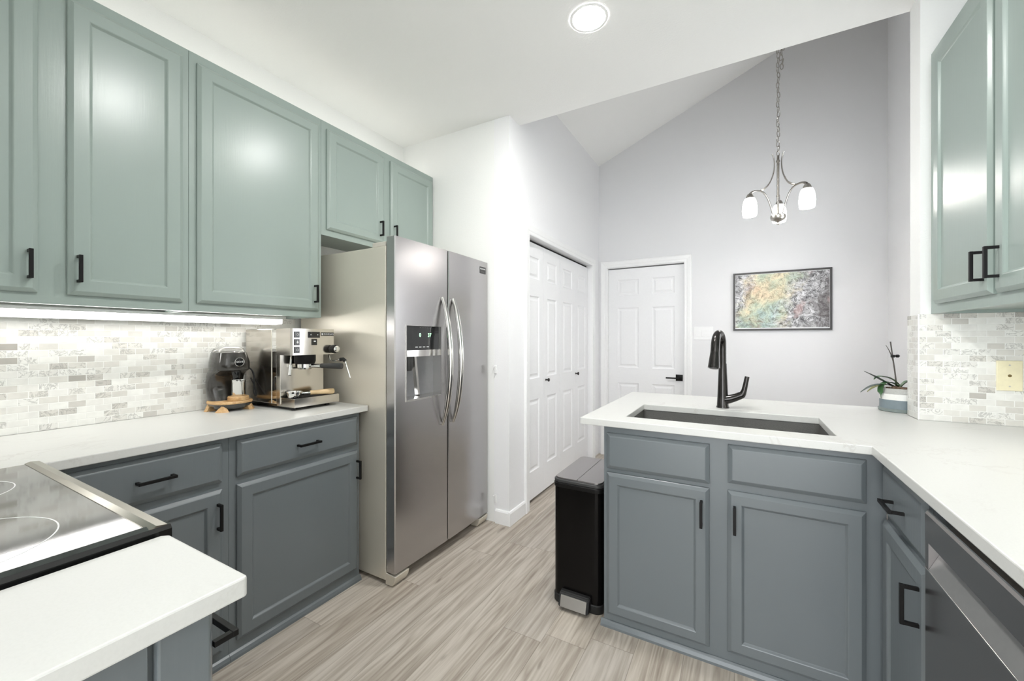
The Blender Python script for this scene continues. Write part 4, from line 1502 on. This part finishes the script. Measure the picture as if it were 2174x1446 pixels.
# ------------------------------------------------------------------ potted orchid
ox, oy = 0.672, 2.642
t = thing('potted_orchid', (ox, oy, CT), 'leafy orchid without flowers in a grey and white banded pot', 'potted plant')
obj('saucer', lathe(bmesh.new(), [(0.074, 0.0), (0.078, 0.003), (0.079, 0.014), (0.0765, 0.016), (0.0, 0.014)], (ox, oy, CT), (0, 0, 1), 40), M['saucer'], t, smooth=True)
bm = bmesh.new()
for (z0, z1, mi) in ((0.0145, 0.058, 2), (0.058, 0.086, 1), (0.086, 0.112, 0)):
    lathe(bm, [(0.0735, z0), (0.0735, z1)], (ox, oy, CT), (0, 0, 1), 48, z0 < 0.02, False, mi)
lathe(bm, [(0.0735, 0.112), (0.066, 0.112), (0.066, 0.095)], (ox, oy, CT), (0, 0, 1), 48, False, False, 0)
obj('pot', bm, [M['pot_grey'], M['pot_white'], M['pot_blue']], t, smooth=True)
bm = lathe(bmesh.new(), [(0.0655, 0.096), (0.0655, 0.104), (0.03, 0.110), (0.0, 0.111)], (ox, oy, CT), (0, 0, 1), 30)
for k in range(16):
    a, r = random.uniform(0, 2 * PI), random.uniform(0.0, 0.05)
    x, y = ox + r * math.cos(a), oy + r * math.sin(a)
    box(bm, x - .008, x + .008, y - .006, y + .006, CT + 0.104, CT + 0.104 + random.uniform(.008, .018), 0.002, 1)
obj('bark_chips', bm, M['bark'], t)


def strap(p0, p1, p2, p3, w, mat, n=12):
    pts = bez(p0, p1, p2, p3, n)
    bm = bmesh.new()
    rings = []
    for i, p in enumerate(pts):
        s = i / n
        tg = (pts[min(i + 1, n)] - pts[max(i - 1, 0)]).normalized()
        side = tg.cross(Vector((0, 0, 1)))
        if side.length < 1e-3:
            side = Vector((0, 1, 0))
        side.normalize()
        up = side.cross(tg).normalized()
        hw = w * (0.45 + 0.55 * math.sin(PI * min(s * 1.25, 1) * 0.5)) * (1.0 if s < 0.55 else max(0.04, 1 - ((s - 0.55) / 0.45) ** 2.2))
        rings.append([p + side * hw + up * hw * 0.25, p + up * 0.0012, p - side * hw + up * hw * 0.25, p - up * 0.0016])
    skin(bm, rings)
    obj('leaf', bm, mat, t, smooth=True, angle=60)


bz = CT + 0.115
B = lambda dx, dy, dz: (ox + dx, oy + dy, bz + dz)
strap(B(-.01, 0, 0), B(-.06, -.01, .02), B(-.085, -.02, .045), B(-.135, -.015, .075), 0.020, M['leaf_dark'])
strap(B(0, 0, .01), B(-.03, .0, .055), B(-.08, -.01, .06), B(-.10, -.02, .035), 0.018, M['leaf'])
strap(B(-.005, -.005, .005), B(-.05, -.02, .045), B(-.085, -.03, .02), B(-.074, -.03, -.055), 0.020, M['leaf'])
strap(B(-.01, 0, .0), B(-.06, -.02, .02), B(-.10, -.03, .02), B(-.155, -.04, -.028), 0.016, M['leaf_dark'])
strap(B(-.015, .01, .0), B(-.05, .0, .02), B(-.085, -.01, .01), B(-.125, -.02, -.026), 0.018, M['leaf_yellow'])
strap(B(.005, 0, .0), B(.03, -.01, .05), B(.07, -.01, .05), B(.11, -.01, .01), 0.020, M['leaf'])
strap(B(.005, .01, .0), B(.03, .03, .04), B(.06, .04, .04), B(.09, .06, .0), 0.013, M['leaf'])
obj('support_stake', tube(bmesh.new(), [B(-.008, 0, -.008), B(-.020, -.002, .10), B(-.034, -.004, .222)], 0.0028, 8), M['stem'], t, smooth=True)
obj('flower_stem', tube(bmesh.new(), bez(B(-.012, .004, -.005), B(-.014, .002, .10), B(-.022, -.004, .15), B(-.052, -.006, .206), 14), [0.0026] * 10 + [0.0022, 0.002, 0.0017, 0.0013, 0.001], 8), M['stem'], t, smooth=True)
bm = bmesh.new()
box(bm, ox - .032, ox - .018, oy - .009, oy + .006, bz + .145, bz + .158, 0.002)
lathe(bm, [(0.003, 0), (0.007, 0.003), (0.0075, 0.012), (0.004, 0.016)], B(-.016, -.002, .152), (1, 0, 0.05), 14)
obj('stem_clip', bm, M['black'], t, smooth=True)

# ------------------------------------------------------------------ chandelier
chx, chy = 0.232, 3.45
t = thing('chandelier', (chx, chy, 2.08), 'brushed nickel chandelier with three frosted shades hanging from a chain', 'chandelier')
C3 = lambda r, a, z: Vector((chx + r * math.cos(a), chy + r * math.sin(a), z))
bm = bmesh.new()
lathe(bm, [(0.004, 2.078), (0.009, 2.082), (0.009, 2.090), (0.006, 2.094), (0.014, 2.099), (0.040, 2.112), (0.047, 2.124), (0.047, 2.142), (0.044, 2.146), (0.012, 2.147), (0.009, 2.155)], (chx, chy, 0), (0, 0, 1), 32)
obj('hub', bm, M['nickel'], t, smooth=True)
bm = lathe(bmesh.new(), [(0.008, 2.147), (0.008, 2.275), (0.011, 2.278), (0.011, 2.286), (0.008, 2.289), (0.008, 2.52), (0.012, 2.523), (0.012, 2.535), (0.008, 2.540), (0.008, 2.565), (0.004, 2.572)], (chx, chy, 0), (0, 0, 1), 16)
obj('stem', bm, M['nickel'], t, smooth=True)
ang_r = math.atan2(chy, chx) - PI / 2
RS = 0.192
for dg_ in (-32, 88, 208):
    a = ang_r + math.radians(dg_)
    pts = bez(C3(0.030, a, 2.135), C3(0.055, a, 2.235), C3(0.075, a, 2.312), C3(0.125, a, 2.322), 10) + bez(C3(0.125, a, 2.322), C3(0.160, a, 2.329), C3(RS - 0.008, a, 2.318), C3(RS, a, 2.298), 8)[1:]
    am = obj('arm', tube(bmesh.new(), pts, 0.0115, 10, flat=0.5), M['nickel'], t, smooth=True)
    pts = bez(C3(0.040, a, 2.582), C3(0.012, a, 2.53), C3(0.022, a, 2.42), C3(0.072, a, 2.355), 12) + bez(C3(0.075, a, 2.355), C3(0.088, a, 2.340), C3(0.10, a, 2.330), C3(0.118, a, 2.326), 5)[1:]
    obj('scroll', tube(bmesh.new(), pts, 0.0100, 10, flat=0.4), M['nickel'], t, smooth=True)
    s = C3(RS, a, 2.298)
    obj('socket_cup', lathe(bmesh.new(), [(0.010, 0.006), (0.016, 0.002), (0.022, -0.010), (0.025, -0.024), (0.026, -0.030)], s, (0, 0, 1), 24), M['nickel'], am, smooth=True)
    prof = [(0.024, -0.026), (0.033, -0.031), (0.041, -0.052), (0.0465, -0.085), (0.048, -0.110), (0.046, -0.138), (0.042, -0.156), (0.0395, -0.156), (0.0435, -0.137), (0.0455, -0.110), (0.044, -0.085), (0.0385, -0.053), (0.031, -0.034), (0.024, -0.030)]
    obj('lamp_shade', lathe(bmesh.new(), prof, s, (0, 0, 1), 32, False, False), M['lamp_shade'], t, smooth=True)
    ld_ = bpy.data.lights.new('bulb', 'POINT')
    ld_.energy = BULB_WATTS
    ld_.color = (1.0, 0.95, 0.88)
    ld_.shadow_soft_size = 0.03
    lo = bpy.data.objects.new('bulb', ld_)
    COL.objects.link(lo)
    lo.parent = t
    lo.location = Vector((s.x, s.y, s.z - 0.120)) - Vector((chx, chy, 2.08))
# chain up to the sloping ceiling
bm = bmesh.new()
ztop = vault(chx)


def link(bm, c, rot, tilt=0.0, h=0.021, w=0.0095):
    pts = []
    for k in range(14):
        a = 2 * PI * k / 14
        x = w * math.cos(a)
        z = h * math.sin(a) if abs(math.sin(a)) < 2 else 0
        v = Vector((x * math.cos(rot), x * math.sin(rot), z))
        v.x += z * tilt
        pts.append(Vector(c) + v)
    tube(bm, pts, 0.0026, 6, closed=True)


z, k = 2.583, 0
while z < ztop - 0.02:
    link(bm, (chx + 0.003 * math.sin(k * 1.7), chy, z), (k % 2) * PI / 2 + 0.5, 0.12 * math.sin(k))
    z += 0.035
    k += 1
for j in range(13):
    link(bm, (chx + 0.022 + 0.006 * math.sin(j * 2.0), chy + 0.004, 3.20 + j * 0.033), (j % 2) * PI / 2 + 0.3, 0.15 * math.sin(j * 1.3))
obj('chain', bm, M['nickel'], t, smooth=True)
obj('ceiling_canopy', lathe(bmesh.new(), [(0.06, -0.035), (0.065, -0.028), (0.065, 0.03), (0.03, 0.03)], (chx, chy, ztop - 0.012), (0, 0, 1), 28), M['nickel'], t, smooth=True)

# ------------------------------------------------------------------ labels of parts that look different from their thing
for o in list(COL.objects):
    if o.type != 'MESH' or o.parent is None:
        continue
    base = o.name.split('.')[0]
    mat = o.data.materials[0].name if o.data.materials else ''
    if base == 'handle' and mat == 'matte_black_metal':
        o['label'] = 'black bar pull handle'
    elif base == 'leaf' and mat == 'orchid_leaf_yellowing':
        o['label'] = 'yellowing leaf'
    elif base == 'grip' and mat == 'beech_handle':
        o['label'] = 'pale wooden grip'
    elif base in ('cup_stand', 'base_ring') or (base == 'foot' and mat == 'pale_oak'):
        o['label'] = 'pale wooden ' + base.replace('_', ' ')
    elif base == 'pedal_plate':
        o['label'] = 'bright steel pedal plate'
